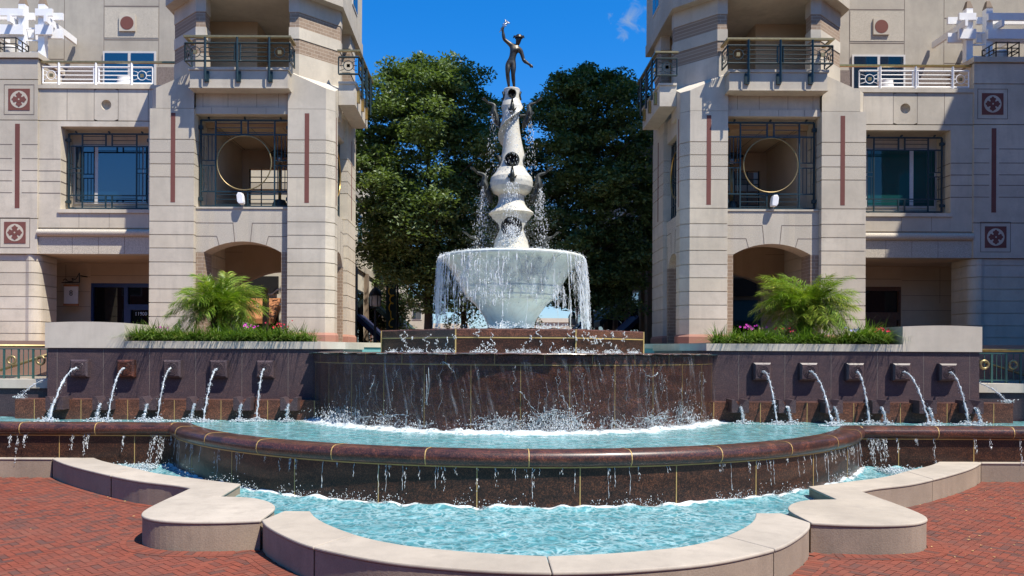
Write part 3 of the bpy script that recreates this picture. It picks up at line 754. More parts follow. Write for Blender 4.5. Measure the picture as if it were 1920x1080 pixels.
def pr(z):
    for (r0, z0), (r1, z1) in zip(CPROF, CPROF[1:]):
        if z0 <= z <= z1: return r0 + (r1 - r0) * (z - z0) / max(1e-6, z1 - z0)
    return .22
def colr(r, z, a_):
    if 8.25 < z < 10.0:                             # a rope-like twist, one broad ridge climbing right
        ph = (a_ * 1.0 - (z - 8.3) * 3.7) % (2 * PI) / (2 * PI)
        env = min(1, (z - 8.25) / .35, (10.0 - z) / .25)
        r += env * (.17 * (ph ** 2.4) - .072)
    return r
zs = sorted(set([z for _, z in CPROF if z > 5.42] + [6.1 + .03 * i for i in range(146)]))
zs = [z for i, z in enumerate(zs) if i == 0 or z - zs[i - 1] > .004]
prof = [(.60, 5.42)] + [(pr(z), z) for z in zs if z < 10.46] + [(.22, 10.47), (.01, 10.47)]
HOLES = [(10.28, .118, .235), (8.36, .205, .37), (6.47, .285, .45)]
a = MB(1, om); a.lathe(prof, (0, CY), 144, fn=colr)
def holed(f):                                       # leave the round openings out of the shaft
    c_ = sum((Vector(a.v[i]) for i in f), Vector()) / len(f); x, y = c_.x, c_.y - CY
    for z, r, _ in HOLES:
        if min(math.hypot(x, c_.z - z), math.hypot(y, c_.z - z)) < r * .97 and math.hypot(x, y) > .12: return True
    return False
kp = [not holed(f) for f in a.f]; a.f = [f for f, q in zip(a.f, kp) if q]; a.m = [f for f, q in zip(a.m, kp) if q]; a.t = [f for f, q in zip(a.t, kp) if q]
a.build('column', M['column'], mf, smooth=True, angle=38, recalc=False)
for z, r, cr in HOLES:
    for q in range(4):
        aa = -PI / 2 + q * PI / 2
        d = Vector((math.cos(aa), math.sin(aa), 0)); t_ = Vector((-math.sin(aa), math.cos(aa), 0)); up = Vector((0, 0, 1))
        def tp_(rad, ang, out): return tuple(Vector((0, CY, z)) + d * out + t_ * rad * math.cos(ang) + up * rad * math.sin(ang))
        n = 28; b = MB(1, om); v = []; f = []
        surf = [math.sqrt(max(0.0001, cr**2 - (r * math.cos(2 * PI * i / n))**2)) for i in range(n)]
        out_r = [(1.06, .055), (1.06, .012), (.88, .02), (.82, -.12), (.4, -.17)]
        for k, (fr_, off) in enumerate(out_r):
            for i in range(n):
                base = surf[i] if k < 3 else cr * .86
                v.append(tp_(r * fr_, 2 * PI * i / n, base + (off if k else -.03) + (.018 if k in (1, 2) else 0) + .01))
        for k in range(len(out_r) - 1):
            for i in range(n): f.append((k * n + i, k * n + (i + 1) % n, (k + 1) * n + (i + 1) % n, (k + 1) * n + i))
        b.add(v, f); b.add(v[3 * n:4 * n], [tuple(range(n))], 1)
        b.build('porthole', [M['bronzeg'], M['dark']], mf, smooth=True, angle=40, recalc=False)
def dolphin(ang, zc, rc, k):
    """bronze fish hanging head down against the column, tail curled up and outwards"""
    d = Vector((math.cos(ang), math.sin(ang), 0)); t_ = Vector((-math.sin(ang), math.cos(ang), 0)); up = Vector((0, 0, 1)); o = Vector((0, CY, zc))
    P = lambda r_, z_: o + d * (rc + r_ * k) + up * z_ * k
    b = MB(1, om)
    spine = [(.10, -.50), (.12, -.40), (.17, -.25), (.25, -.08), (.30, .08), (.31, .22), (.29, .33), (.33, .40), (.42, .44), (.52, .47), (.62, .54)]
    rad = [.04, .085, .12, .135, .125, .10, .08, .066, .056, .045, .028]
    pts = crom([P(*p) for p in spine], 3); rr = [x[0] for x in crom([(x * k,) for x in rad], 3)]
    b.tube([Vector(p) for p in pts], rr, 10)
    b.tube([P(-.15, -.02), P(.22, .0)], .055 * k, 8)                    # strut to the column
    for sg in (1, -1):                                                   # tail flukes and side fins
        e = [P(.50, .46), P(.66, .62) + t_ * .16 * sg * k, P(.78, .64) + t_ * .1 * sg * k, P(.62, .52)]
        q = [tuple(x + up * .014 * k) for x in e] + [tuple(x - up * .014 * k) for x in e]
        b.add(q, [(0, 1, 2, 3), (7, 6, 5, 4), (0, 4, 5, 1), (1, 5, 6, 2), (2, 6, 7, 3), (3, 7, 4, 0)])
        e = [P(.22, -.05) + t_ * .09 * sg * k, P(.30, .10) + t_ * .24 * sg * k, P(.33, -.08) + t_ * .2 * sg * k]
        q = [tuple(x + d * .012) for x in e] + [tuple(x - d * .012) for x in e]
        b.add(q, [(0, 1, 2), (5, 4, 3), (0, 3, 4, 1), (1, 4, 5, 2), (2, 5, 3, 0)])
        for c_, s_ in ((P(.17, -.30) + t_ * .085 * sg * k, .03), (P(.22, -.20) + t_ * .11 * sg * k, .028)):
            b.tube([c_ - up * s_ * k, c_, c_ + up * s_ * k], [.008, s_ * k, .008], 6)
    e = [P(.38, -.02), P(.50, .10), P(.40, .18)]
    q = [tuple(x + t_ * .012) for x in e] + [tuple(x - t_ * .012) for x in e]
    b.add(q, [(0, 1, 2), (5, 4, 3), (0, 3, 4, 1), (1, 4, 5, 2), (2, 5, 3, 0)])
    b.build('dolphin_spout', M['bronzeg'], mf, smooth=True, angle=50)
for q in range(4):
    aa = -PI / 2 + q * PI / 2
    if q % 2: dolphin(aa, 9.72, .27, .76); dolphin(aa, 7.66, .50, .88); dolphin(aa, 5.84, .72, .84)
    else: dolphin(aa, 9.80, .22, .52); dolphin(aa, 7.84, .47, .55)

# ------------------------------------------------------------------ bronze figure
ZS = 10.47
st = thing('bronze_statue', 'dark bronze statue of a man in a winged hat raising a staff on the column', 'statue', (0, CY, ZS))
def SX(zx, zy, dy=0.): return Vector(((zx - 331) / 471, CY + dy, ZS + (988 - zy) / 471))
J = dict(pel=SX(315, 628, 0), hipL=SX(280, 652, .0), kneeL=SX(272, 790, -.05), ankL=SX(290, 940, .0), heelL=SX(291, 972, .02), toeL=SX(300, 984, -.17),
         hipR=SX(352, 652, .0), kneeR=SX(346, 800, -.04), ankR=SX(362, 940, .03), heelR=SX(363, 972, .05), toeR=SX(372, 984, -.13),
         waist=SX(334, 570, .0), chest=SX(352, 490, -.02), sh=SX(376, 428, .0), neck=SX(402, 398, -.02), head0=SX(412, 362, -.04), head1=SX(420, 318, -.05), head2=SX(424, 296, -.04),
         shA=SX(325, 398, .0), elA=SX(222, 318, -.03), wrA=SX(204, 205, -.06), haA=SX(205, 180, -.07),
         shB=SX(452, 468, .0), elB=SX(490, 598, .01), wrB=SX(556, 660, -.08), haB=SX(582, 684, -.11))
RAD = dict(pel=.125, hipL=.105, kneeL=.066, ankL=.043, heelL=.042, toeL=.03, hipR=.105, kneeR=.066, ankR=.043, heelR=.042, toeR=.03, waist=.112, chest=.145, sh=.12, neck=.056, head0=.072, head1=.094, head2=.075,
           shA=.078, elA=.054, wrA=.037, haA=.045, shB=.078, elB=.054, wrB=.037, haB=.042)
ED = [('pel', 'hipL'), ('hipL', 'kneeL'), ('kneeL', 'ankL'), ('ankL', 'heelL'), ('heelL', 'toeL'), ('pel', 'hipR'), ('hipR', 'kneeR'), ('kneeR', 'ankR'), ('ankR', 'heelR'), ('heelR', 'toeR'),
      ('pel', 'waist'), ('waist', 'chest'), ('chest', 'sh'), ('sh', 'neck'), ('neck', 'head0'), ('head0', 'head1'), ('head1', 'head2'), ('sh', 'shA'), ('shA', 'elA'), ('elA', 'wrA'), ('wrA', 'haA'), ('sh', 'shB'), ('shB', 'elB'), ('elB', 'wrB'), ('wrB', 'haB')]
# thigh and calf bellies
def mid(n_, a_, b_, t_, r_, off=(0, 0, 0)):
    J[n_] = J[a_].lerp(J[b_], t_) + Vector(off); RAD[n_] = r_
    ED.remove((a_, b_)); ED.extend([(a_, n_), (n_, b_)])
mid('thL', 'hipL', 'kneeL', .4, .097, (0, -.02, 0)); mid('thR', 'hipR', 'kneeR', .4, .097, (0, -.02, 0))
mid('caL', 'kneeL', 'ankL', .32, .068, (0, .025, 0)); mid('caR', 'kneeR', 'ankR', .32, .068, (0, .025, 0))
mid('biA', 'shA', 'elA', .45, .064); mid('biB', 'shB', 'elB', .45, .064); mid('foA', 'elA', 'wrA', .3, .056); mid('foB', 'elB', 'wrB', .3, .056)
def fingers(h, dirv, side, curl, tag_):
    d = dirv.normalized(); sd = side.normalized(); up = d.cross(sd)
    for k, (sp, L) in enumerate(((-.030, .075), (-.011, .088), (.009, .083), (.028, .066))):
        p0 = J[h] + sd * sp + d * .02; pr_ = h
        for m_ in range(3):
            q = curl * (m_ + .5); p0 = p0 + (d * math.cos(q) + up * math.sin(q)) * L / 3
            nm = '%s%d%d' % (tag_, k, m_); J[nm] = p0.copy(); RAD[nm] = .0125 - .002 * m_; ED.append((pr_, nm)); pr_ = nm
    p0 = J[h] - sd * .045 - d * .01; nm = tag_ + 't0'; J[nm] = p0; RAD[nm] = .015; ED.append((h, nm))
    J[tag_ + 't1'] = p0 + (d - sd * .5 + up * curl * .5).normalized() * .05; RAD[tag_ + 't1'] = .011; ED.append((nm, tag_ + 't1'))
fingers('haB', J['haB'] - J['wrB'], Vector((.3, -1, .4)), .12, 'fb')
fingers('haA', J['haA'] - J['wrA'], Vector((1, -.4, .3)), .75, 'fa')
r_slim = lambda n_: n_[0] != 'f' and n_ not in ('head0', 'head1', 'head2')
names = list(J); me = bpy.data.meshes.new('sk'); me.from_pydata([tuple(J[n_] - Vector((0, CY, ZS))) for n_ in names], [(names.index(a_), names.index(b_)) for a_, b_ in ED], [])
so_ = bpy.data.objects.new('sk', me); COL.objects.link(so_)
md = so_.modifiers.new('skin', 'SKIN'); md.use_smooth_shade = True
sv = me.skin_vertices[0].data
for i, n_ in enumerate(names):
    r = RAD[n_] * (.92 if r_slim(n_) else 1); sv[i].radius = (r, r)
    sv[i].use_root = (n_ == 'pel')
for n_ in ('pel', 'waist', 'chest', 'sh'):
    r = RAD[n_]; sv[names.index(n_)].radius = (r * .9, r * .8)
so_.modifiers.new('sub', 'SUBSURF').levels = 2; so_.modifiers['sub'].render_levels = 2
dg = bpy.context.evaluated_depsgraph_get(); me2 = bpy.data.meshes.new_from_object(so_.evaluated_get(dg)); me2.name = 'body'
bpy.data.objects.remove(so_)
# press muscles, face and sockets into the skinned surface
hc = (J['head0'].lerp(J['head1'], .55)) - Vector((0, CY, ZS)); ch = J['chest'] - Vector((0, CY, ZS)); wa = J['waist'] - Vector((0, CY, ZS))
for v in me2.vertices:
    c_ = v.co
    def dent(p, rad, amt):
        d_ = (c_ - p).length
        if d_ < rad: c_.y += amt * (1 - (d_ / rad) ** 2)
    for sg in (-1, 1):
        dent(hc + Vector((.032 * sg, -.085, .028)), .03, .018)          # eye sockets
        dent(ch + Vector((.075 * sg, -.13, .045)), .085, -.032)         # chest
        dent(wa + Vector((.035 * sg, -.11, .05)), .04, -.014); dent(wa + Vector((.035 * sg, -.11, -.03)), .04, -.012)
    dent(hc + Vector((0, -.095, .008)), .026, -.026)                    # nose
    dent(hc + Vector((0, -.08, -.035)), .022, .008); dent(hc + Vector((0, -.075, -.065)), .03, -.012)
me2.materials.clear(); me2.materials.append(M['bronze']); me2.shade_smooth()
bo = bpy.data.objects.new('body', me2); COL.objects.link(bo); bo.parent = st
oS = (0, CY, ZS); b = MB(1, oS); h = J['head1'] + Vector((.004, .0, .035))
hp = [(.085, -.012), (.113, -.016), (.116, -.006), (.104, .008), (.102, .03), (.088, .062), (.06, .085), (.02, .096), (.001, .097)]
b.lathe([(r_, z_ + h.z) for r_, z_ in hp], (h.x, h.y), 24)
for sg in (1, -1):                                                      # wings of the hat
    for k in range(3):
        p0 = h + Vector((.085 * sg, .0, .03 + .012 * k)); p1 = p0 + Vector((.045 * sg, .03, .03 - .025 * k)); p2 = p0 + Vector((.075 * sg, .05, -.0 - .025 * k))
        b.tube([p0, p1, p2], [.02, .026, .006], 6)
b.build('winged_hat', M['bronze'], st, smooth=True, angle=50)
b = MB(1, oS); p0 = SX(160, 238, -.1); p1 = SX(268, 88, -.1); ax = (p1 - p0).normalized(); sd = ax.cross(Vector((0, 1, 0)))
b.tube([p0, p1], .011, 8)
for sg in (1, -1):
    b.tube([p0.lerp(p1, .5 + .5 * i / 14) + sd * .05 * sg * math.sin(i / 14 * PI * 2.4) + Vector((0, .02 * math.cos(i), 0)) for i in range(15)], .010, 6)
    b.tube([p1.lerp(p0, .1), p1.lerp(p0, .06) + sd * .06 * sg, p1 + sd * .10 * sg], [.014, .016, .004], 6)
b.build('staff', M['steel'], st, smooth=True)

# ------------------------------------------------------------------ loose water: drops, strands, jets, foam
class Drops:
    O = np.array([(1, 0, 0), (-1, 0, 0), (0, 1, 0), (0, -1, 0), (0, 0, 1), (0, 0, -1)], dtype=np.float32)
    Fc = np.array([(0, 2, 4), (2, 1, 4), (1, 3, 4), (3, 0, 4), (2, 0, 5), (1, 2, 5), (3, 1, 5), (0, 3, 5)])
    def __init__(self): self.p = []; self.s = []; self.d = []
    def add(self, p, s, d=(0, 0, 1)): self.p.append(tuple(p)); self.s.append(s if isinstance(s, tuple) else (s, s)); self.d.append(tuple(d))
    def build(self, name, mat, org=(0, 0, 0)):
        P = np.array(self.p) - np.array(org); S = np.array(self.s); D = np.array(self.d, dtype=float); D /= np.linalg.norm(D, axis=1)[:, None]
        A = np.cross(D, np.where(np.abs(D[:, 1:2]) < .9, [[0, 1, 0]], [[1, 0, 0]])); A /= np.linalg.norm(A, axis=1)[:, None]; B = np.cross(D, A)
        n = len(P); o = self.O
        V = P[:, None, :] + (A[:, None, :] * o[None, :, 0:1] + B[:, None, :] * o[None, :, 1:2]) * S[:, 0][:, None, None] + D[:, None, :] * o[None, :, 2:3] * S[:, 1][:, None, None]
        V = V.reshape(-1, 3); Fq = (self.Fc[None] + (np.arange(n) * 6)[:, None, None]).reshape(-1, 3)
        return npmesh(name, V, Fq, mat, loc=org)
rnd = random.uniform; gs = random.gauss
# curtain falling from the bowl
def bowlr(z):
    for (ra, za), (rb, zb) in zip(bowl[:25], bowl[1:26]):
        if za <= z <= zb and zb > za: return ra + (rb - ra) * (z - za) / (zb - za) + .02
    return 2.07
d = Drops(); cur = MB(1, (0, CY, 3.5))
def fallrope(q, z0, z1, v0, w_, mb, cling=False):
    pts = []; rr = []; n_ = max(6, int((z0 - z1) / .07)); sd = rnd(0, 99)
    for i in range(n_ + 1):
        z = z0 + (z1 - z0) * i / n_; tt = math.sqrt(max(0, 2 * (z0 - z) / 9.8))
        r = (bowlr(z) + .015) if cling else rnd(2.075, 2.095) + v0 * tt
        qq = q + (.05 if cling else .022) * noise.noise((z * 2.2, sd, 1)); pts.append((r * math.cos(qq), CY + r * math.sin(qq), z))
        rr.append(w_ * max(.08, .45 + 1.5 * noise.noise((z * 6, sd, 5))))
        if rnd(0, 1) < .75: d.add((pts[-1][0] + gs(0, .025), pts[-1][1] + gs(0, .025), z + gs(0, .03)), (rnd(.003, .008), rnd(.005, .022)), (gs(0, .2), gs(0, .2), 1))
    mb.tube(pts, rr, 5)
for k in range(250):
    u = rnd(0, 1)
    if u < .33: q = gs(-.2, .38); v0 = rnd(.02, .34)                    # heavy spill on the right
    elif u < .62: q = PI + gs(.2, .38); v0 = rnd(.0, .16)                # lighter on the left
    else: q = rnd(0, 2 * PI); v0 = rnd(.05, .3)
    if -math.sin(q) > .6 and rnd(0, 1) < .6: continue
    z0 = rnd(5.0, 5.62) if rnd(0, 1) < .4 else 5.62
    fallrope(q, z0, max(3.54, z0 - rnd(.35, 2.4)), v0, rnd(.007, .019), cur)
for k in range(85): q = -PI / 2 + gs(.12, .5); z = 5.62 - abs(gs(0, .45)); fallrope(q, z, max(3.75, z - rnd(.1, .8)), 0, rnd(.005, .014), cur, True)
for k in range(13):                                                      # broken clumps of water tumbling in front of the bowl
    qc = -PI / 2 + rnd(-.75, .8); zc_ = rnd(4.5, 5.55); sz = rnd(.12, .32)
    for j in range(int(26 * sz / .2)):
        q = qc + gs(0, sz * .42); z = zc_ + gs(0, sz * .8)
        if z > 5.64: continue
        fallrope(q, z, max(3.6, z - rnd(.06, .30)), rnd(.0, .22), rnd(.004, .011), cur)
tag(cur.build('bowl_overflow_strands', M['spray'], None, smooth=True), kind='stuff')
for k in range(3600):                                                    # spray round the column and over the bowl
    q = rnd(0, 2 * PI); r = .4 + abs(gs(0, .5)); z = 5.7 + abs(gs(0, 1.1))
    d.add((r * math.cos(q), CY + r * math.sin(q), z), (rnd(.002, .0065), rnd(.003, .010)))
for q in range(4):                                                       # dribbles under each dolphin
    aa = -PI / 2 + q * PI / 2
    for zc, rc, kk, zend, rate in ((9.76, .25, .66, 8.0, 170), (7.72, .46, .80, 5.95, 520)):
        for sgn in (-1, 0, 1):
            for i in range(rate // 3):
                tt = rnd(0, 1); z = zc - .1 * kk - (zc - zend) * tt ** 1.4; rr_ = rc + (.42 * kk if sgn else .25 * kk) + (.05 + .25 * rnd(0, 1)) * tt * kk + gs(0, .03 + .06 * tt)
                lat = sgn * .14 * kk + gs(0, .03 + .12 * tt)
                d.add((rr_ * math.cos(aa) - lat * math.sin(aa), CY + rr_ * math.sin(aa) + lat * math.cos(aa), z), (rnd(.003, .013), rnd(.008, .04)))
for k in range(900):                                                     # froth heaped in and on the rim of the bowl
    q = rnd(0, 2 * PI); r = rnd(1.7, 2.06); d.add((r * math.cos(q), CY + r * math.sin(q), 5.665 + abs(gs(0, .02))), (rnd(.006, .02), rnd(.005, .014)))
for k in range(1100):
    q = gs(-PI / 2, .5); r = rnd(.5, 1.6); d.add((r * math.cos(q), CY + r * math.sin(q), 5.62 + abs(gs(0, .12)) * (1.6 - r)), (rnd(.006, .024), rnd(.006, .024)))
for k in range(420):                                                     # gush out of the lowest porthole
    tt = rnd(0, 1); d.add((gs(0, .07 + .1 * tt), CY - .46 - .45 * tt, 6.45 - .5 * tt ** 1.6 + gs(0, .05)), (rnd(.008, .026), rnd(.008, .03)))
tag(d.build('bowl_overflow_water', M['spray'], (0, CY, 3.5)), kind='stuff')
# foam strands thrown over the bowl's face, the plinth and the drum
def strand(d, p0, p1, n_, w_, wob, surf):
    for i in range(n_):
        tt = i / n_; base = p0.lerp(p1, tt) if hasattr(p0, 'lerp') else p0
        q, z = base[0] + wob * noise.noise((i * .13, p0[0] * 7, p0[1])), base[1] + wob * noise.noise((i * .17, p0[1] * 5, 9)) * 1.5
        for m_ in range(2):
            r = surf(z) + rnd(.0, .05)
            d.add((r * math.sin(q + gs(0, .012)), CY - r * math.cos(q), z + gs(0, .025)), (rnd(.4, 1.3) * w_, rnd(.4, 2.2) * w_), (gs(0, .5), gs(0, .2), 1))
d = Drops()
for k in range(46):
    q = gs(.05, .5); z = rnd(4.7, 5.55); L = rnd(.1, .7)
    strand(d, Vector((q, z)), Vector((q + rnd(-.2, .2), max(3.6, z - L))), int(20 + L * 60), .0085, .14, bowlr)
for k in range(24): strand(d, Vector((gs(0, .6), rnd(3.5, 3.6))), Vector((gs(0, .6), 3.55)), 30, .013, .15, lambda z: 1.2 + rnd(0, .9))
tag(d.build('bowl_face_splash', M['spray'], (0, CY, 3.5)), kind='stuff')
d = Drops()
octr = lambda q: 3.52 / max(.2, math.cos(((q + PI / 8) % (PI / 4)) - PI / 8))
for k in range(34):
    q0 = rnd(-.95, .95); z = rnd(3.0, 3.5); L = rnd(.05, .4)
    for i in range(int(16 + 40 * L)):
        tt = rnd(0, 1); q = q0 + .07 * noise.noise((tt * 3, k, 1)); r = octr(q) + rnd(.0, .04)
        d.add((r * math.sin(q), CY - r * math.cos(q), max(2.92, z - L * tt)), (rnd(.005, .014), rnd(.006, .03)))
for k in range(2200):
    q = rnd(-1.1, 1.1)
    if noise.noise((q * 7, 3, 1)) < -.12: continue
    r = octr(q) + abs(gs(0, .06)); d.add((r * math.sin(q), CY - r * math.cos(q), 2.92 + abs(gs(0, .045)) * (1 + 1.5 * max(0, noise.noise((q * 9, 0, 0))))), (rnd(.005, .014), rnd(.005, .018)))
tag(d.build('plinth_splash', M['spray'], (0, CY, 2.9)), kind='stuff')
d = Drops()
dm = lambda z: DR + .03 + .10 * ((2.9 - z) / 1.7) ** 1.5 * .4
web = MB(1, (0, CY - DR, 1.2))
def rope(q0, z0, q1, z1, hump, w_, out=.06, n_=16):
    pts = []; rr = []; sd = rnd(0, 99)
    for i in range(n_ + 1):
        t_ = i / n_; q = q0 + (q1 - q0) * t_ + .012 * noise.noise((t_ * 4, sd, 0)); z = z0 + (z1 - z0) * t_ + hump * 4 * t_ * (1 - t_) + .03 * noise.noise((t_ * 5, sd, 3))
        r = DR + out + .05 * noise.noise((t_ * 3, sd, 8)); pts.append((r * math.sin(q), CY - r * math.cos(q), z)); rr.append(w_ * max(.15, .55 + 1.3 * noise.noise((t_ * 7, sd, 5))))
        if rnd(0, 1) < .5: d.add((pts[-1][0] + gs(0, .02), pts[-1][1] - abs(gs(0, .02)), z + gs(0, .02)), (rnd(.004, .011), rnd(.004, .016)))
    web.tube(pts, rr, 5)
for k in range(19):                                                      # each splash: a fan of thin ropes thrown up and falling back
    qc = rnd(-.95, .98); big = rnd(.5, 1.15) * (1.15 if -.25 < qc < .3 or qc > .55 else .8); zt = 1.2 + .42 * big
    for j in range(int(3 + 4 * big)):
        q1 = qc + gs(0, .07 * big); rope(qc + gs(0, .045), rnd(1.22, zt), q1, rnd(1.2, zt), rnd(.0, .12) * big, rnd(.006, .015))
    for j in range(int(230 * big)): d.add(((DR + .08 + abs(gs(0, .05))) * math.sin(qc + gs(0, .06)), CY - (DR + .08 + abs(gs(0, .08))) * math.cos(qc), 1.22 + abs(gs(0, .21)) * big), (rnd(.003, .011), rnd(.005, .032)), (gs(0, .4), 0, 1))
    for j in range(3): q = qc + gs(0, .06); rope(q, zt + rnd(0, .1), q + gs(0, .012), 1.22, 0, rnd(.006, .012))
for q0, z0, q1, z1, h_ in ((-.36, 2.6, -.37, 2.45, -.75), (-.3, 2.72, -.25, 2.5, .02), (.0, 2.1, .06, 1.62, .05), (.16, 2.0, .2, 1.6, .06), (.52, 2.55, .6, 2.5, -.12), (-.62, 2.4, -.66, 1.7, 0)):
    rope(q0, z0, q1, z1, h_, .009, .07, 26)
for k in range(60): q = rnd(-1., 1.); z = rnd(1.9, 2.75); rope(q, z, q + gs(0, .008), z - rnd(.2, .7), 0, .0035, .05, 12)
tag(web.build('waterfall_ropes', M['foam'], None, smooth=True), kind='stuff')
for k in range(520):
    q = gs(0, .6)
    if abs(q) > 1.15: continue
    r = DR + .1 + abs(gs(0, .22)); d.add((r * math.sin(q), CY - r * math.cos(q), 1.25 + abs(gs(0, .17))), (rnd(.004, .011), rnd(.005, .014)))
tag(d.build('waterfall_splash', M['spray'], (0, CY - DR, 1.2)), kind='stuff')
# heaped foam where the sheet lands, and along the foot of the rim
def foamring(name, r0, z0, a0, a1, w_, h_, n_, mat, s1, lo=.25):
    m_ = 9; V = []; Fq = []
    for i in range(n_ + 1):
        q = a0 + (a1 - a0) * i / n_
        for j in range(m_):
            u = j / (m_ - 1); r = r0 + (u - .12) * w_ * (1 + .5 * noise.noise((q * s1 * .7, 3, 0)))
            x, y = r * math.sin(q), -r * math.cos(q)
            f_ = max(0, noise.noise((x * 5, y * 5, 1)) * .8 + noise.noise((x * 13, y * 13, 4)) * .5 + lo + .35 * noise.noise((q * s1, 0, 7)))
            z = z0 - .03 + h_ * math.sin(PI * min(1, u * 1.05 + .12)) ** 1.2 * (.25 + f_)
            V.append((x, y, z - z0 if j not in (0, m_ - 1) else -.06))
    for i in range(n_):
        for j in range(m_ - 1): Fq.append((i * m_ + j, (i + 1) * m_ + j, (i + 1) * m_ + j + 1, i * m_ + j + 1))
    return tag(npmesh(name, V, Fq, mat, smooth=True, loc=(0, CY, z0)), kind='stuff')
foamring('waterfall_foam', DR + .03, 1.2, -1.12, 1.12, .62, .13, 700, M['foamb'], 11, .16)
foamring('rim_foot_foam', RIMR - .01, .25, -1.08, 1.08, .26, .11, 900, M['surf'], 9, .06)
d = Drops()
for k in range(1500):
    q = rnd(-1.05, 1.05)
    if noise.noise((q * 8, 1, 1)) < -.05: continue
    r = RIMR + .05 + abs(gs(0, .12)); d.add((r * math.sin(q), CY - r * math.cos(q), .3 + abs(gs(0, .09))), (rnd(.004, .012), rnd(.004, .016)))
for k in range(44):                                                      # trickles spilling over the rounded rim
    q = rnd(-1.05, 1.05); L = rnd(.08, .5); z = .95
    for i in range(int(6 + 20 * L)):
        tt = rnd(0, 1) ** 1.3; d.add(((RIMR + .03) * math.sin(q + gs(0, .0016)) , CY - (RIMR + .03 + .05 * tt) * math.cos(q), z - L * tt), (rnd(.002, .007), rnd(.008, .04)))
for s in (-1, 1):
    for k in range(16):
        x = s * rnd(8.0, 12.0) if k > 5 else s * (8.15 + .06 * k); L = rnd(.15, .7)
        for i in range(int(12 + 46 * L)):
            tt = rnd(0, 1) ** 1.2; d.add((x + gs(0, .02) + s * .08 * tt * (k < 6), RY - .05 - .1 * tt, 1.0 - L * tt), (rnd(.002, .009), rnd(.008, .045)))
trk = MB(1, (0, RY, .25))
for k in range(60):
    q = rnd(-1.05, 1.05); L = rnd(.08, .62) if k % 3 else rnd(.05, .2); n_ = 12; rad_ = RIMR + .02; sd = rnd(0, 99)
    trk.tube([((rad_ + .04 * i / n_) * math.sin(q + .0025 * noise.noise((i * .4, sd, 0))), CY - (rad_ + .04 * i / n_) * math.cos(q), .955 - L * i / n_) for i in range(n_ + 1)], [rnd(.5, 1) * .009 * max(.12, .5 + noise.noise((i * .9, sd, 2))) for i in range(n_ + 1)], 5)
tag(trk.build('rim_trickle_strands', M['spray'], None, smooth=True), kind='stuff')
tag(d.build('rim_trickles', M['spray'], (0, RY, .25)), kind='stuff')
# corner foam where the rim turns
for s in (-1, 1):
    d = Drops()
    for k in range(700):
        d.add((s * (8.2 + abs(gs(0, .55))), RY - .2 - abs(gs(0, .35)), .26 + abs(gs(0, .05))), (rnd(.01, .03), rnd(.008, .02)))
    tag(d.build('corner_foam', M['foamb'], (s * 8.3, RY - .3, .25)), kind='stuff')
# the sheet itself
p = arc(DR + .012, 110, 5.16); V = []; Fq = []; zsn = [2.93, 2.935, 2.9, 2.8, 2.6, 2.3, 2.0, 1.7, 1.4, 1.15]
offs = [-.25, .0, .045, .055, .06, .065, .075, .09, .115, .14]
for (x, y), (nx, ny) in zip(p, norms(p)):
    for z, o in zip(zsn, offs):
        o2 = o + .014 * noise.noise((x * 4, y * 4, z * 1.2)) * (z < 2.9)
        V.append((x + nx * o2, y + ny * o2 - CY, z))
k = len(zsn)
for i in range(len(p) - 1):
    for j in range(k - 1): Fq.append((i * k + j, i * k + j + 1, (i + 1) * k + j + 1, (i + 1) * k + j))
tag(npmesh('sliding_water_sheet', V, Fq, M['film'], smooth=True, loc=(0, CY, 0)), kind='stuff')
# jets
def jet(name, x, y0, z0, y1, z1, r0, lab, cat, grp, dx=0., zig=.03, mat='jet'):
    b = MB(1, (x, y0, z0)); n_ = 46; pts = []; rr = []
    tf = math.sqrt(2 * max(.05, z0 - z1) / 9.8)
    for i in range(n_ + 1):
        t_ = i / n_; f_ = t_
        pts.append((x + dx * f_ + zig * t_ * noise.noise((i * .5, x, 0)), y0 + (y1 - y0) * f_, z0 + .06 * f_ * (1 - f_) * 4 * (z0 - z1 > .8) * .5 - (z0 - z1) * f_ * f_ + zig * noise.noise((i * .6, x, 5))))
        rr.append(r0 * max(.25, .62 + 1.0 * noise.noise((i * .9, x * 3, 2)) + .6 * noise.noise((i * 2.1, x, 8))) * (1 + .2 * t_))
    b.tube(pts, rr, 7)
    dd = Drops()
    for i in range(110):
        k_ = min(n_, int(n_ * rnd(0, 1) ** .6)); q = pts[k_]
        dd.add((q[0] + gs(0, .028) * (k_ / n_ + .2), q[1] + gs(0, .03), q[2] + gs(0, .03)), (rnd(.005, .014), rnd(.005, .02)))
    for i in range(50): q = pts[-1]; dd.add((q[0] + gs(0, .09), q[1] + gs(0, .06), z1 + .02 + abs(gs(0, .035))), (rnd(.012, .03), rnd(.008, .02)))
    P = np.array(dd.p); 
    for p_, s_ in zip(dd.p, dd.s):
        base = [(1, 0, 0), (-1, 0, 0), (0, 1, 0), (0, -1, 0), (0, 0, 1), (0, 0, -1)]
        b.add([(p_[0] + a_ * s_[0], p_[1] + b_ * s_[0], p_[2] + c_ * s_[1]) for a_, b_, c_ in base], [tuple(f) for f in Drops.Fc])
    tag(b.build(name, M[mat], None, smooth=True, angle=60), lab, cat, grp)
ORD = ['innermost', 'second from the waterfall', 'middle', 'second from the outer end', 'outermost']
JL = {-1: [(-6.42, 19.62, 0), (-7.62, 19.3, 0), (-8.82, 19.45, 0), (-10.02, 19.4, -.0), (-11.22, 18.95, 0)], 1: [(6.42, 19.3, 0), (7.62, 19.0, 0), (8.82, 19.6, 0), (10.02, 19.1, 0), (11.22, 19.5, 0)]}
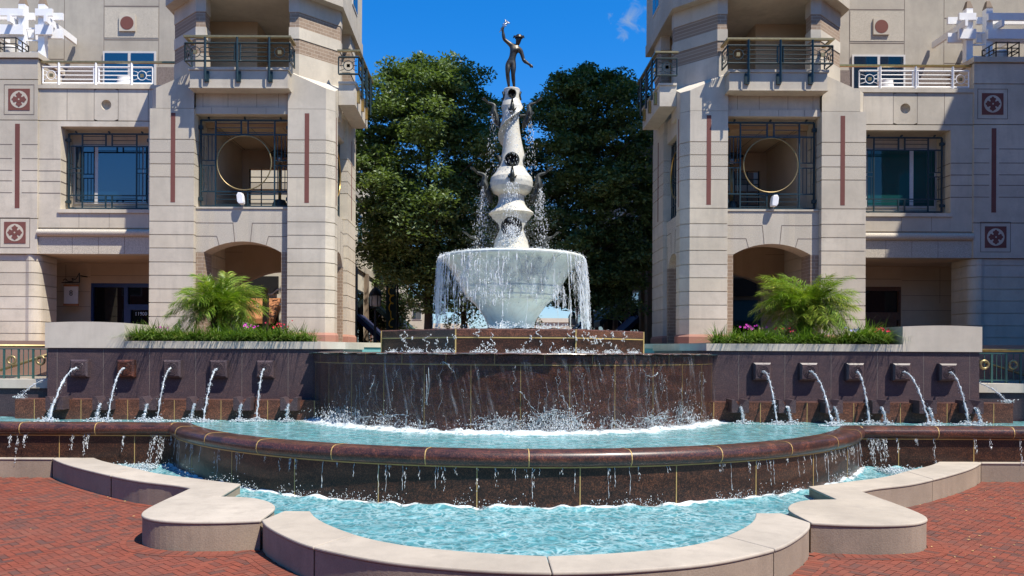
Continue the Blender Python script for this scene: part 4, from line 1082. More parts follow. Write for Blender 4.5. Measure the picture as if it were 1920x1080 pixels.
for s in (-1, 1):
    side = 'left' if s < 0 else 'right'
    for k, (x, yl, _) in enumerate(JL[s]):
        jet('water_jet', x, 20.32, 2.475, yl, 1.21, .027, 'long water jet from the %s square spout, %s planter' % (ORD[k], side), 'water jet', 'water jets from the square spouts')
    O6 = ['innermost', 'second from the waterfall', 'third from the waterfall', 'third from the outer end', 'second from the outer end', 'outermost']
    for k in range(6):
        jet('trough_spill', s * (5.62 + 1.168 * k), 19.64, 1.60, 19.40, 1.21, .034, 'short spill from the %s notched spout, %s trough' % (O6[k], side), 'water spill', 'water spills from the notched spouts')
    jet('side_water_jet', s * 12.12, 20.8, 2.2, 20.45, 1.68, .022, 'thin water jet falling past the outer end of the %s planter' % side, 'water jet', 'thin jets at the outer ends', dx=s * .7)

# foam drifting where the jets land
d = Drops()
for s in (-1, 1):
    for x, yl, _ in JL[s]:
        for i in range(150): d.add((x + gs(0, .20), yl - .05 + gs(0, .12), 1.212 + abs(gs(0, .008))), (rnd(.01, .04), rnd(.004, .009)))
    for k in range(6):
        for i in range(70): d.add((s * (5.62 + 1.168 * k) + gs(0, .14), 19.36 + gs(0, .09), 1.212 + abs(gs(0, .008))), (rnd(.01, .03), rnd(.004, .009)))
tag(d.build('jet_landing_foam', M['foam'], (0, 19.4, 1.2)), kind='stuff')
# ------------------------------------------------------------------ the two corner buildings (mirror images)
TY = 26.; WY = 28.7; UY = 31.5                       # tower front, wing front, upper set-back wall
COURSE = [3.2, 3.56, 4.05, 4.51, 4.96, 5.41, 5.85, 6.31, 6.75, 7.19, 7.70, 8.65, 9.08, 9.46, 9.89, 10.92]
def courses(mk, poly, zs, name, root, agg=(8.65, 9.89), gap=.028, ins=.028, base=True):
    n = norms(poly + [poly[0]])
    area = sum(poly[i][0] * poly[(i + 1) % len(poly)][1] - poly[(i + 1) % len(poly)][0] * poly[i][1] for i in range(len(poly)))
    sg = 1 if area > 0 else -1
    n0 = norms([poly[-1]] + poly + [poly[0]])[1:-1]
    off = lambda d: [(x + nx * d * sg, y + ny * d * sg) for (x, y), (nx, ny) in zip(poly, n0)]
    a = mk(); a.prism(off(-ins), zs[0], zs[-1] - .001, 2); start = 0
    if base:
        a.prism(off(.05), zs[0], zs[1] - .08, 3)
        lo, hi = off(.05), off(.002); m = len(poly)
        a.add([(x, y, zs[1] - .08) for x, y in lo] + [(x, y, zs[1]) for x, y in hi], [(i, (i + 1) % m, m + (i + 1) % m, m + i) for i in range(m)] + [tuple(range(m, 2 * m))], 3)
        start = 1
    for z0, z1 in list(zip(zs, zs[1:]))[start:]:
        a.prism(poly, z0 + gap * (z0 > zs[start]), z1, 1 if agg[0] - .01 <= z0 < agg[1] - .01 else 0)
    return a.build(name, [M['stone'], M['agg'], M['stone'], M['redbase']], root)
def grille(mk, x0, x1, z0, z1, y, root, ringed, name='window_grille'):
    X = lambda f: x0 + (x1 - x0) * f
    Z = lambda f: z1 - (z1 - z0) * f
    a = mk(); T = .045; t = .022
    def v(f, za, zb, w_=T): a.box(X(f) - w_ / 2, X(f) + w_ / 2, y - w_ / 2, y + w_ / 2, Z(zb), Z(za))
    def h(fa, fb, zf, w_=T): a.box(X(fa), X(fb), y - w_ / 2 + .002, y + w_ / 2 - .002, Z(zf) - w_ / 2, Z(zf) + w_ / 2)
    for f in (0, 1): v(f, 0, 1, .055)
    for zf in (0, 1): h(0, 1, zf, .055)
    h(0, 1, .166); h(0, 1, .828)
    for f in (.157, .831): v(f, 0, 1)
    for za, zb in ((0, .166), (.828, 1)):
        for f in (.462, .54): v(f, za, zb)
        for k in (.2, .52, .86):
            zz = za + (zb - za) * k
            h(.157, .462, zz, t); h(.54, .831, zz, t)
    for fa, fb in ((0, .157), (.831, 1)):
        h(fa, fb, .467, t * 1.4); h(fa, fb, .525, t * 1.4)
        for k in (.25, .5, .8):
            f = fa + (fb - fa) * k; v(f, .166, .467, t); v(f, .525, .828, t)
    for f, sg in ((0, -1), (1, 1)):
        for zf in (.085, .915): a.box(X(f) - .07, X(f) + .07, y - .05, y + .05, Z(zf) - .06, Z(zf) + .06); a.box(min(X(f), X(f) + sg * .2), max(X(f), X(f) + sg * .2), y - .03, y + .03, Z(zf) - .03, Z(zf) + .03)
    for f in (.09, .5, .91):
        for zf, dz in ((0, .07), (1, -.06)): a.tube([(X(f), y - .04, Z(zf) + dz), (X(f), y + .04, Z(zf) + dz)], .035, 8)
    o = a.build(name, M['teal'], root)
    if ringed:
        a = mk(); a.ring(((x0 + x1) / 2 - .07 * 0, y - .05, Z(.497)), (z1 - z0) * .315, .021, 'y', 56, 8); a.build('brass_ring', M['dullbrass'], o, smooth=True)
    return o
def railpanel(a, a2, P, L, z, posts, orn, t=1.):
    """railing along a line: P(s, off, z) maps to the world; z = dict of levels; a = bars, a2 = gold squares"""
    def hb(s0, s1, zz, w_): a.bar(P(s0, 0, zz), P(s1, 0, zz), w_)
    def vb(s, z0, z1, w_, off=0): a.bar(P(s, off, z0), P(s, off, z1), w_)
    hb(0, L, z['hi'], .05 * t); hb(0, L, z['lo'], .05 * t)
    vb(0, z['lo'], z['hi'], .035 * t); vb(L, z['lo'], z['hi'], .035 * t)
    for s in posts: vb(s, z['foot'], z['top'], .06 * t, -.035)
    if len(posts) >= 2:
        pm = posts[len(posts) // 2] if len(posts) % 2 else (posts[0] + posts[-1]) / 2
        for sg in (-1, 1): vb(pm + sg * .09, z['lo'], z['hi'], .045 * t)
        for k in (.25, .5, .75):
            zz = z['lo'] + (z['hi'] - z['lo']) * k
            hb(posts[0], pm - .09, zz, .026 * t); hb(pm + .09, posts[-1], zz, .026 * t)
    for s0, s1 in orn:
        c = (s0 + s1) / 2; zc = (z['lo'] + z['hi']) / 2; r = min((s1 - s0) * .36, .165); n = 20
        a.tube([P(c + r * math.cos(2 * PI * i / n), 0, zc + r * math.sin(2 * PI * i / n)) for i in range(n + 1)], .014, 6)
        for sg in (-1, 1):
            e = s1 if sg > 0 else s0
            for dz in (-1, 1):
                a.tube([P(e + (c + sg * r * .72 - e) * k / 5, 0, zc + dz * (r * .98 - r * .45 * (k / 5) ** 2)) for k in range(6)], .011, 5)
            a.bar(P(c + sg * r, 0, zc), P(e, 0, zc), .022)
        a.bar(P(c, 0, zc + r), P(c, 0, zc + r + .01), .02)
        q = .055
        v = [P(c + x * q, o_, zc + y_ * q) for o_ in (-.03, .03) for x, y_ in ((-1, -1), (1, -1), (1, 1), (-1, 1))]
        a2.add(v, [(0, 1, 2, 3), (7, 6, 5, 4), (0, 4, 5, 1), (1, 5, 6, 2), (2, 6, 7, 3), (3, 7, 4, 0)])
def building(s):
    side = 'left' if s < 0 else 'right'
    root = thing('stone_building', ('sunlit ' if s < 0 else '') + 'cream stone building with banded tower %s of the fountain' % side + ('' if s < 0 else ', outer wing shaded'), 'building', (s * 12, TY, ZT), 'matching stone buildings flanking the fountain')
    og = (s * 12, TY, ZT); mk = lambda: MB(s, og)
    S = [M['stone'], M['agg'], M['joint'], M['ljoint']]
    # --- piers
    inner = [(7.25, 26), (7.25, 27.2), (5.98, 27.2), (5.74, 26.75), (5.74, 26.27), (6.0, 26)]
    courses(mk, inner, COURSE, 'pier', root)
    outer = [(11.8, 26), (11.8, 29.2), (10.34, 29.2), (10.34, 26)]
    courses(mk, outer, COURSE, 'pier', root)
    farp = [(6.9, 28.62), (6.9, 30.4), (5.72, 30.4), (5.72, 28.62)]
    courses(mk, farp, COURSE, 'pier', root)
    for u in (6.62, 11.03):
        a = mk(); a.box(u - .075, u + .075, 25.996, 26.02, 7.83, 10.78); a.build('inset_strip', M['redstrip'], root)
    a = mk(); a.box(5.735, 5.76, 26.44, 26.52, 7.83, 10.78); a.build('inset_strip', M['redstrip'], root); a = mk(); a.box(5.715, 5.74, 29.4, 29.52, 7.83, 10.78); a.build('inset_strip', M['redstrip'], root)
    # --- street arches: front and side
    def arch(x0, x1, zsp, rise, ztop, y0, y1, xw0, xw1, alongx=True, name='arch'):
        n = 14; hw = (x1 - x0) / 2; rr = (hw * hw + rise * rise) / (2 * rise); cx = (x0 + x1) / 2; zc = zsp + rise - rr; a0 = math.asin(hw / rr)
        cur = [(cx + rr * math.sin(-a0 + 2 * a0 * i / n), zc + rr * math.cos(-a0 + 2 * a0 * i / n)) for i in range(n + 1)]
        a = mk(); pf = a.prismy if alongx else None
        lo = [(xw0, zsp)] + cur + [(xw1, zsp)]
        for (xa, za), (xb, zb) in zip(lo, lo[1:]):
            if xb - xa < 1e-6: continue
            q = [(xa, za), (xb, zb), (xb, ztop), (xa, ztop)]
            if alongx: a.prismy(q, y0, y1, 1)
            else: a.prismx(q, y0, y1, 1)
        J_ = []
        for sg in (-1, 1):                                             # keystone and voussoir joints
            x2 = cx + sg * .26; x3 = cx + sg * .32; x4 = cx + sg * .78; x5 = cx + sg * .86
            zt = lambda x: zc + math.sqrt(max(0, rr * rr - (x - cx) ** 2))
            J_ += [((x2, zt(x2)), (x3, 7.19)), ((x4, zt(x4)), (x5, 6.75))]
            e = xw1 if sg > 0 else xw0
            J_ += [((x3, 7.19), (e, 7.19)), ((x5, 6.75), (e, 6.75))]
        for p, q in J_:
            dx, dz = q[0] - p[0], q[1] - p[1]; l = math.hypot(dx, dz); nx, nz = -dz / l * .011, dx / l * .011
            quad = [(p[0] - nx, p[1] - nz), (q[0] - nx, q[1] - nz), (q[0] + nx, q[1] + nz), (p[0] + nx, p[1] + nz)]
            if alongx: a.prismy(quad, y0 - .004, y0 + .02, 2)
            else: a.prismx(quad, y0 - .004, y0 + .02, 2)
        return a.build(name, S, root)
    arch(7.50, 10.07, 6.22, .36, 7.66, 26.2, 26.95, 7.252, 10.338)
    for x0, x1 in ((7.252, 7.5), (10.07, 10.338)):
        a = mk(); a.box(x0, x1, 26.203, 26.95, ZT, 6.217); a.build('brick_jamb', M['brick'], root)
    a = mk(); a.box(7.252, 10.338, 26.17, 26.95, 7.663, 7.72); a.build('sill', M['stone'], root)
    arch(26.95, 28.40, 5.98, .44, 7.66, 5.86, 6.5, 26.752, 28.618, alongx=False)
    for y0, y1 in ((28.4, 28.618), (26.752, 26.95)):
        a = mk(); a.box(5.87, 6.5, y0, y1, ZT, 5.978); a.build('brick_jamb', M['brick'], root)
    # --- arcade interior
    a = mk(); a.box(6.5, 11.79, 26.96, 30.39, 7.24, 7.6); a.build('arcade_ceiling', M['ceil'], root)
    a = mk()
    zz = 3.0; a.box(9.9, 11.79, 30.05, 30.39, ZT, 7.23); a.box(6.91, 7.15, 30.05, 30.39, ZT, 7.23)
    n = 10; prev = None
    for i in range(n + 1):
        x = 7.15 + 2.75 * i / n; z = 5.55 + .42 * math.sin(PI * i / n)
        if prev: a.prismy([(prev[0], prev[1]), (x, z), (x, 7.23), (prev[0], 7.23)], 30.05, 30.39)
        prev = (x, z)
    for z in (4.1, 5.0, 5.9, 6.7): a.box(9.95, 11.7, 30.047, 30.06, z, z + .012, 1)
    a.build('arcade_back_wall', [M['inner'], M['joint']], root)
    # --- first-floor loggia
    a = mk(); a.box(7.252, 10.338, 26.1, 27.1, 10.78, 11.0); a.box(7.252, 10.338, 26.14, 26.9, 11.004, 12.0)
    for x in (7.6, 8.32, 9.27, 10.1): a.box(x - .006, x + .006, 26.137, 26.15, 11.01, 11.6, 2)
    for x in (8.0, 8.95, 9.8): a.box(x - .005, x + .005, 26.097, 26.11, 10.79, 10.99, 2)
    a.build('lintel', S, root)
    a = mk(); a.box(5.86, 6.5, 26.752, 28.618, 10.5, 11.3); a.build('lintel', S, root)
    a = mk(); a.box(5.9, 6.5, 26.752, 28.618, 7.663, 7.7); a.build('sill', M['stone'], root)
    grille(mk, 7.33, 10.26, 7.78, 10.66, 26.42, root, True)
    g = mk(); g.o = og                                                  # the side grille, set in the street-side opening
    for y in (26.8, 27.1, 27.4, 28.0, 28.3, 28.56): g.box(6.0, 6.04, y - .02, y + .02, 7.75, 10.45)
    for z in (7.8, 8.2, 9.0, 9.15, 10.0, 10.4): g.box(6.003, 6.037, 26.78, 28.58, z - .02, z + .02)
    so2 = g.build('window_grille', M['teal'], root)
    g = mk(); g.ring((5.97, 27.7, 9.2), .8, .03, 'x', 48, 8); g.build('brass_ring', M['brass'], so2, smooth=True)
    a = mk(); a.box(6.5, 11.79, 27.1, 30.39, 10.62, 10.9); a.build('loggia_ceiling', M['ceil'], root)
    a = mk()
    for k in range(5): a.box(6.6 + 1.1 * k, 6.62 + 1.1 * k, 27.2, 30.3, 10.612, 10.625)
    a.build('ceiling_joint', M['joint'], root)
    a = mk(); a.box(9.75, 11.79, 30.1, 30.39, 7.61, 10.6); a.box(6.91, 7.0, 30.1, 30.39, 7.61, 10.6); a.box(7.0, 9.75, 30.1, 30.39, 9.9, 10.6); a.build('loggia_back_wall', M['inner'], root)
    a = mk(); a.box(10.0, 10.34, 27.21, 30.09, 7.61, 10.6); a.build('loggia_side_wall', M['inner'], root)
    a = mk()
    for x in (7.0, 7.4, 7.8, 8.3, 8.8, 9.3, 9.73): a.box(x - .018, x + .018, 30.2, 30.24, 7.61, 9.9)
    for z in (8.0, 8.35, 8.6, 9.4, 9.6): a.box(7.0, 9.75, 30.203, 30.237, z - .015, z + .015)
    a.build('window_grille', M['teal'], root)
    # --- broached tops of the corner piers, where the square turns octagonal
    def broach(cor, name='broach'):
        a = mk(); zb = 10.93
        A_, B_, C_, D_, E_ = cor                                        # A: by the opening, B: square corner, C: chamfer end, D: along the side, E: inside
        v = [(*A_, zb), (*B_, zb), (*C_, zb), (*D_, zb), (*E_, zb), (*A_, 12.16), (*B_, 11.60), (*C_, 11.60), (*D_, 12.16), (*E_, 12.45)]
        a.add(v, [(0, 1, 2, 3, 4), (0, 5, 6, 1), (1, 6, 7, 2), (2, 7, 8, 3), (3, 8, 9, 4), (4, 9, 5, 0), (5, 9, 6), (6, 9, 7), (7, 9, 8)])
        return a.build(name, M['coping'] if False else M['stone'], root)
    broach([(7.252, 26.0), (6.0, 26.0), (5.74, 26.27), (5.74, 27.5), (6.75, 27.2)])
    broach([(10.338, 26.0), (11.6, 26.0), (11.8, 26.2), (11.8, 27.5), (10.9, 27.2)])
    a = mk(); a.box(10.9, 11.8, 27.5, 30.3, 10.93, 12.1); a.build('upper_wall', M['stone'], root); a = mk(); a.box(5.74, 6.5, 28.62, 30.4, 10.93, 12.1); a.build('upper_wall', M['stone'], root); a = mk(); a.box(6.5, 10.9, 26.95, 30.3, 11.32, 12.05); a.build('upper_floor', M['stone'], root)
    # --- front balcony
    a = mk(); a.box(7.16, 10.34, 25.6, 26.13, 11.50, 12.04); a.box(7.12, 10.38, 25.56, 26.13, 12.05, 12.14); a.box(7.13, 10.37, 25.57, 26.13, 11.46, 11.49)
    b = a.build('balcony_slab', M['stone'], root)
    zl = dict(top=13.04, hi=12.86, lo=12.29, foot=11.66)
    a = mk(); a2 = Many(mk); y = 25.44
    fp = lambda q, o_, z: (7.06 + q, y + o_ - .0, z)
    railpanel(a, a2, fp, 3.38, zl, [.66, 1.69, 2.72], [(.03, .63), (2.75, 3.35)])
    for q0 in (7.06, 10.44):
        ep = lambda q, o_, z, q0=q0: (q0 + o_ * 0, y + q, z)
        railpanel(a, a2, ep, .62, zl, [], [(.05, .6)])
    for q in (.66, 1.69, 2.72): a.box(7.06 + q - .075, 7.06 + q + .075, 25.545, 25.6, 11.66, 12.0, 0)
    rl = a.build('balcony_railing', M['teal'], root)
    a2.build('gold_square', M['dullbrass'], rl)
    a = mk(); a.box(7.02, 10.48, y - .055, y + .055, 13.04, 13.10); a.box(7.02, 7.13, y + .06, 26.12, 13.043, 13.097); a.box(10.37, 10.48, y + .06, 26.12, 13.043, 13.097); a.build('handrail', M['dullbrass'], rl)
    # --- street-side balcony
    a = mk(); a.box(5.16, 5.73, 26.75, 29.6, 11.30, 12.0); a.box(5.12, 5.73, 26.71, 29.64, 12.004, 12.08); a.build('balcony_slab', M['stone'], root)
    a = mk(); a2 = Many(mk); x = 5.02
    sp_ = lambda q, o_, z: (x + o_, 26.6 + q, z)
    railpanel(a, a2, sp_, 3.1, zl, [.6, 1.55, 2.5], [(.05, .57), (2.53, 3.05)])
    for q0 in (26.6, 29.7):
        ep = lambda q, o_, z, q0=q0: (x + q, q0, z)
        railpanel(a, a2, ep, .68, zl, [], [(.06, .64)])
    rl = a.build('balcony_railing', M['teal'], root); a2.build('gold_square', M['dullbrass'], rl)
    for q in (.6, 1.55, 2.5):
        a = mk(); a.box(5.07, 5.155, 26.6 + q - .07, 26.6 + q + .07, 11.5, 11.9); a.build('rail_bracket', M['brass'], rl)
    a = mk(); a.box(4.96, 5.08, 26.54, 29.76, 13.04, 13.10); a.box(5.085, 5.74, 26.54, 26.65, 13.043, 13.097); a.build('handrail', M['dullbrass'], rl)
    # --- banded octagonal storey
    octp = [[(7.27, 26.15), (7.27, 26.6), (7.12, 26.6), (6.1, 27.55), (6.1, 27.6), (5.76, 27.6), (5.76, 27.3), (6.93, 26.15)],
            [(10.36, 26.15), (11.5, 27.25), (11.5, 27.6), (11.15, 27.6), (11.15, 27.4), (10.2, 26.6), (10.02, 26.6), (10.02, 26.15)],
            [(6.1, 29.3), (6.1, 30.4), (5.76, 30.4), (5.76, 29.3)], [(11.5, 27.61), (11.5, 30.4), (11.15, 30.4), (11.15, 27.61)]]
    for P_ in octp:
        a = mk(); n0 = norms([P_[-1]] + P_ + [P_[0]])[1:-1]
        ar = sum(P_[i][0] * P_[(i + 1) % len(P_)][1] - P_[(i + 1) % len(P_)][0] * P_[i][1] for i in range(len(P_))); sg = 1 if ar > 0 else -1
        rec = [(x - nx * .02 * sg, y_ - ny * .02 * sg) for (x, y_), (nx, ny) in zip(P_, n0)]
        for z0, z1, mi in ((11.95, 12.80, 0), (12.80, 13.30, 1), (13.30, 13.68, 0), (13.68, 14.16, 1), (14.185, 14.80, 0)):
            a.prism(rec if mi else P_, z0 - (.02 if mi else 0), z1 + (.03 if mi else 0), mi)
        a.build('banded_pillar', [M['stone'], M['brick']], root)
    a = mk(); a.box(6.0, 11.2, 29.6, 30.0, 12.06, 14.72)
    a.box(8.9, 11.1, 28.2, 29.55, 12.06, 14.7); a.build('balcony_back_wall', M['inner'], root)
    wq = mk(); wq.box(7.3, 8.7, 29.5, 29.58, 12.06, 13.35); fr_ = wq.build('balcony_door', M['frame'], root)
    wq = mk()
    for k in range(3): wq.box(7.36 + .44 * k, 7.74 + .44 * k, 29.48, 29.52, 12.1, 13.3)
    wq.build('pane', M['glass'], fr_)
    # --- overhanging body above
    ov = [(6.72, 25.86), (10.58, 25.86), (11.68, 26.95), (11.68, 31.4), (5.62, 31.4), (5.62, 26.95)]
    a = mk(); a.prism(ov, 14.70, 15.12); up_ = [(x + (.05 if x < 8 else -.05), y_ + .05) for x, y_ in ov]
    if s > 0: a.prism(up_, 15.124, 34)  # unseen height, made tall to shade the right tree
    else: a.prism([up_[0], (8.6, up_[0][1]), (8.6, up_[4][1]), up_[4], up_[5]], 15.124, 18.7); a.prism([(8.6, up_[0][1]), up_[1], up_[2], up_[3], (8.6, up_[3][1])], 15.124, 15.6)  # unseen top, outer half cut low so sun reaches the set-back wall
    a.build('upper_storeys', M['stoneup'], root)
    for z0 in ((15.75,) if s < 0 else (15.75, 19.4, 23.0, 26.6)):
        for y0 in (27.3, 29.1):
            a = mk(); a.box(5.64, 5.70, y0, y0 + 1.1, z0, z0 + 1.5); w_ = a.build('window', M['frame'], root)
            a = mk(); a.box(5.63, 5.66, y0 + .06, y0 + .52, z0 + .06, z0 + 1.44); a.box(5.63, 5.66, y0 + .58, y0 + 1.04, z0 + .06, z0 + 1.44); a.build('pane', M['glass'], w_)
        if s < 0: continue
        a = mk(); a.box(7.6, 9.7, 25.88, 25.93, z0 + .2, z0 + 1.9); w_ = a.build('window', M['frame'], root)
        a = mk(); a.box(7.68, 8.6, 25.87, 25.9, z0 + .28, z0 + 1.82); a.box(8.7, 9.62, 25.87, 25.9, z0 + .28, z0 + 1.82); a.build('pane', M['glass'], w_)
    # --- wing: parapet, window bay, ledge and beam
    a = mk(); u0, u1 = 11.81, 16.98
    a.box(u0, 14.1, WY, WY + .4, 11.30, 12.44); a.box(14.96, u1, WY, WY + .4, 11.30, 12.44)
    nq = 32; hv = []; r_ = .185                                         # panel with a round recess
    for i in range(nq):
        q = 2 * PI * (i + .5) / nq; cq, sq = math.cos(q), math.sin(q); k_ = min(.43 / max(1e-6, abs(cq)), .57 / max(1e-6, abs(sq)))
        hv.append((14.53 + k_ * cq, WY, 11.87 + k_ * sq))
    for rr_, dy in ((r_, 0), (r_ * .98, .09), (r_ * .8, .16), (r_ * .4, .2), (.01, .21)):
        for i in range(nq): q = 2 * PI * (i + .5) / nq; hv.append((14.53 + rr_ * math.cos(q), WY + dy, 11.87 + rr_ * math.sin(q)))
    a.add(hv, [(k * nq + i, k * nq + (i + 1) % nq, (k + 1) * nq + (i + 1) % nq, (k + 1) * nq + i) for k in range(5) for i in range(nq)])
    a.box(14.1, 14.96, WY + .25, WY + .4, 11.30, 12.44)
    a.box(u0, u1, WY - .05, WY + .45, 12.445, 12.58)
    a.box(u0, 12.98, WY, WY + .9, 7.40, 11.27); a.box(16.18, u1, WY, WY + .9, 7.40, 11.27)
    a.box(12.985, 16.175, WY, WY + .9, 7.40, 7.93); a.box(12.985, 16.175, WY - .0, WY + .9, 11.08, 11.27)
    a.box(12.9, 16.25, WY - .06, WY + .3, 7.935, 8.06)
    for x in (13.0, 14.09, 14.965, 15.95): a.box(x - .008, x + .008, WY - .003, WY + .02, 11.31, 12.43, 2)
    for x in (12.6, 14.4, 15.5): a.box(x - .006, x + .006, WY - .003, WY + .02, 7.41, 7.92, 2)
    for z in (8.65, 9.08, 9.46, 9.89): a.box(16.19, u1 - .01, WY - .004, WY + .02, z - .014, z + .014, 2); a.box(u0, 12.97, WY - .004, WY + .02, z - .014, z + .014, 2); a.box(16.172, 16.2, WY + .01, WY + .85, z - .014, z + .014, 2)
    a.build('wing_wall', S, root)
    n = 10
    a = mk(); a.prismx([(WY, 7.08)] + [(WY - .14 * math.sin(PI * i / n), 7.08 + .26 * (1 - math.cos(PI * i / n)) / 2) for i in range(1, n)] + [(WY, 7.34), (WY + .3, 7.34), (WY + .3, 7.08)], u0, u1, 1)
    a.box(u0, u1, WY + .02, WY + .5, 6.45, 7.075, 1); a.box(u0, u1, WY + .05, WY + .4, 7.345, 7.395)
    for x in (12.9, 13.85, 14.8, 15.75): a.box(x - .007, x + .007, WY + .017, WY + .03, 6.46, 7.07, 2)
    a.build('wing_beam', S, root)
    # window bay
    a = mk(); a.box(12.985, 16.175, WY + .86, WY + .95, 8.06, 11.08); a.build('bay_panel', M['stone'], root)
    a = mk(); wz0, wz1 = 8.42, 10.62
    a.box(13.1, 16.1, WY + .82, WY + .9, wz0, wz1); w_ = a.build('window', M['frame'], root)
    a = mk()
    px = ((13.16, 13.5), (13.56, 15.2), (15.34, 15.75), (15.8, 16.05)) if s < 0 else ((13.16, 13.5), (13.56, 15.12), (15.28, 16.05))
    for x0, x1 in px: a.box(x0, x1, WY + .80, WY + .85, wz0 + .06, wz1 - .06)
    a.build('pane', M['glass'] if s < 0 else M['blind'], w_)
    grille(mk, 13.1, 16.06, 8.17, 10.90, WY + .35, root, False)
    # pier with medallions
    a = mk(); p0 = 16.985
    a.box(p0, 21.5, WY - .06, WY + 1.6, 6.44, 8.3 - .6); a.box(p0, 21.5, WY - .06, WY + 1.6, 7.728, 11.27); a.box(p0, 21.5, WY - .06, WY + 1.6, 11.298, 12.74); a.box(p0, 21.5, WY - .02, WY + 1.6, 12.74, 12.775); a.box(p0, 21.5, WY - .06, WY + 1.6, 12.776, 13.5); a.box(p0 - .06, 21.5, WY - .14, WY + 1.7, 13.53, 13.72)
    for z in (8.65, 9.08, 9.46, 9.89, 10.4):
        a.box(p0, 17.55, WY - .064, WY - .04, z - .012, z + .012, 2); a.box(17.9, 19., WY - .064, WY - .04, z - .012, z + .012, 2)
    a.build('medallion_pier', S, root)
    a = mk(); a.box(17.63, 17.80, WY - .066, WY - .03, 8.09, 11.15); a.build('inset_strip', M['redstrip'], root)
    for u, z in ((17.66, 12.03), (17.79, 7.2)):
        a = mk()
        for r0, r1 in ((.55, .53),):
            for q0, q1, q2, q3 in ((-r0, r0, r1, r0), (-r0, r0, -r0, -r1), (-r0, -r1, -r1, r1), (r1, r0, -r1, r1)):
                a.box(u + q0, u + q1, WY - .066, WY - .05, z + q2, z + q3, 1)
        a.box(u - .39, u + .39, WY - .072, WY - .04, z - .39, z + .39, 0); mo = a.build('medallion', [M['redstrip'], M['joint']], root)
        a = mk(); a.disc((u, z), .315, WY - .076, WY - .05, 36); do = a.build('pale_disc', M['stone'], mo)
        a = mk()
        for k in range(4):
            q = k * PI / 2; cx, cz = u + .15 * math.cos(q), z + .15 * math.sin(q)
            pts = []
            for i in range(24):
                t_ = 2 * PI * i / 24; r = .105 * (1 + .16 * math.cos(5 * (t_ - q)))
                pts.append((cx + r * math.cos(t_), cz + r * math.sin(t_)))
            a.prismy(pts, WY - .081 - .001 * k, WY - .06)
        a.disc((u, z), .12, WY - .0866, WY - .06, 16); a.build('flower', M['redstrip'], mo)
        a = mk(); a.disc((u, z), .03, WY - .092, WY - .07, 12); a.build('boss', M['stone'], mo)
    # lower pier with a rounded inner edge
    a = mk(); lowz = [3.2, 3.56, 4.0, 4.45, 4.9, 5.33, 5.77, 6.2, 6.44]
    cur = [(17.3 - .33 * math.sin(q), WY + .30 - .33 * math.cos(q)) for q in [PI / 2 * i / 6 for i in range(7)]]
    plan = [(21.5, WY + .03), (21.5, WY + 1.3), (17.0, WY + 1.3)] + cur[::-1] + [(17.45, WY + .03)]
    c2 = [(x * 1 + .03 * (x < 18), y_ + .03) for x, y_ in plan]
    a.prism(c2, 3.2, 6.43)
    for z0, z1 in zip(lowz, lowz[1:]): a.prism(plan, z0, z1 - .03)
    a.build('rusticated_pier', S, root)
    # porch behind the wing
    a = mk(); PY = 31.8
    d0, d1, dz = (12.95, 14.95, 5.6) if s < 0 else (11.9, 15.35, 5.5)
    d0, d1 = (11.9, 16.6 if s < 0 else 16.05)
    dz = 5.65
    a.box(d1, 21, PY, PY + .3, ZT, 6.45); a.box(11.8, d1, PY, PY + .3, dz, 6.45)
    for z in (4.1, 4.7, 5.3, 5.9): a.box(d1 + .02, 21, PY - .003, PY + .02, z - .008, z + .008, 1)
    a.box(11.8, d1, PY - .003, PY + .02, 5.95, 5.966, 1); a.box(17.6, 17.616, PY - .003, PY + .02, 5.0, 6.4, 1); a.box(13.3, 13.316, PY - .003, PY + .02, dz + .02, 6.4, 1)
    a.build('porch_wall', [M['inner'], M['joint']], root)
    a = mk(); a.box(11.8, 21, WY + .5, PY + .3, 6.455, 6.8); a.build('porch_ceiling', M['ceil'], root)
    fm = M['bluef'] if s < 0 else M['woodf']
    a = mk(); a.box(d1 - .09, d1 - .002, PY + .02, PY + .2, ZT, dz - .002); a.box(11.8, d1 - .09, PY + .02, PY + .2, dz - .16, dz - .002)
    if s < 0:
        a.box(15.12, 15.27, PY + .02, PY + .2, ZT, dz - .16); a.box(11.8, 15.12, PY + .02, PY + .2, 4.58, 4.80); a.box(15.0, 15.12, PY + .02, PY + .2, ZT, 4.58)
    else:
        a.box(11.8, d1 - .09, PY + .02, PY + .2, 4.3, 4.62)
        for x in (12.1, 12.75, 13.0, 13.65, 13.95, 14.6, 14.9, 15.65): a.box(x, x + .12, PY + .03, PY + .19, ZT, 4.3)
        a.box(12.2, 15.9, PY + .04, PY + .18, 3.98, 4.3)
    door = a.build('shopfront', fm, root)
    a = mk(); a.box(11.8, d1, PY + .12, PY + .14, ZT, dz); a.build('pane', M['glassd'], door)
    if s < 0:                                                            # the street number on the glass
        cu = bpy.data.curves.new('num', 'FONT'); cu.body = '11900'; cu.size = .20; cu.extrude = .004; cu.align_x = 'CENTER'
        to = bpy.data.objects.new('num', cu); COL.objects.link(to); to.matrix_world = Matrix.Translation((-14.62, PY + .11, 4.36)) @ Matrix.Rotation(R(90), 4, 'X')
        dg = bpy.context.evaluated_depsgraph_get(); tm = bpy.data.meshes.new_from_object(to.evaluated_get(dg)); tm.transform(to.matrix_world); tm.transform(Matrix.Translation([-q for q in og])); bpy.data.objects.remove(to)
        tm.materials.clear(); tm.materials.append(M['white']); n_ = bpy.data.objects.new('house_number', tm); COL.objects.link(n_); n_.parent = door
        a = mk(); a.box(11.85, 12.4, PY + 1.6, PY + 1.7, ZT, 5.4); a.box(15.75, 16.35, PY + 1.2, PY + 1.3, ZT, 5.4); a.build('curtain', M['frame'], root)
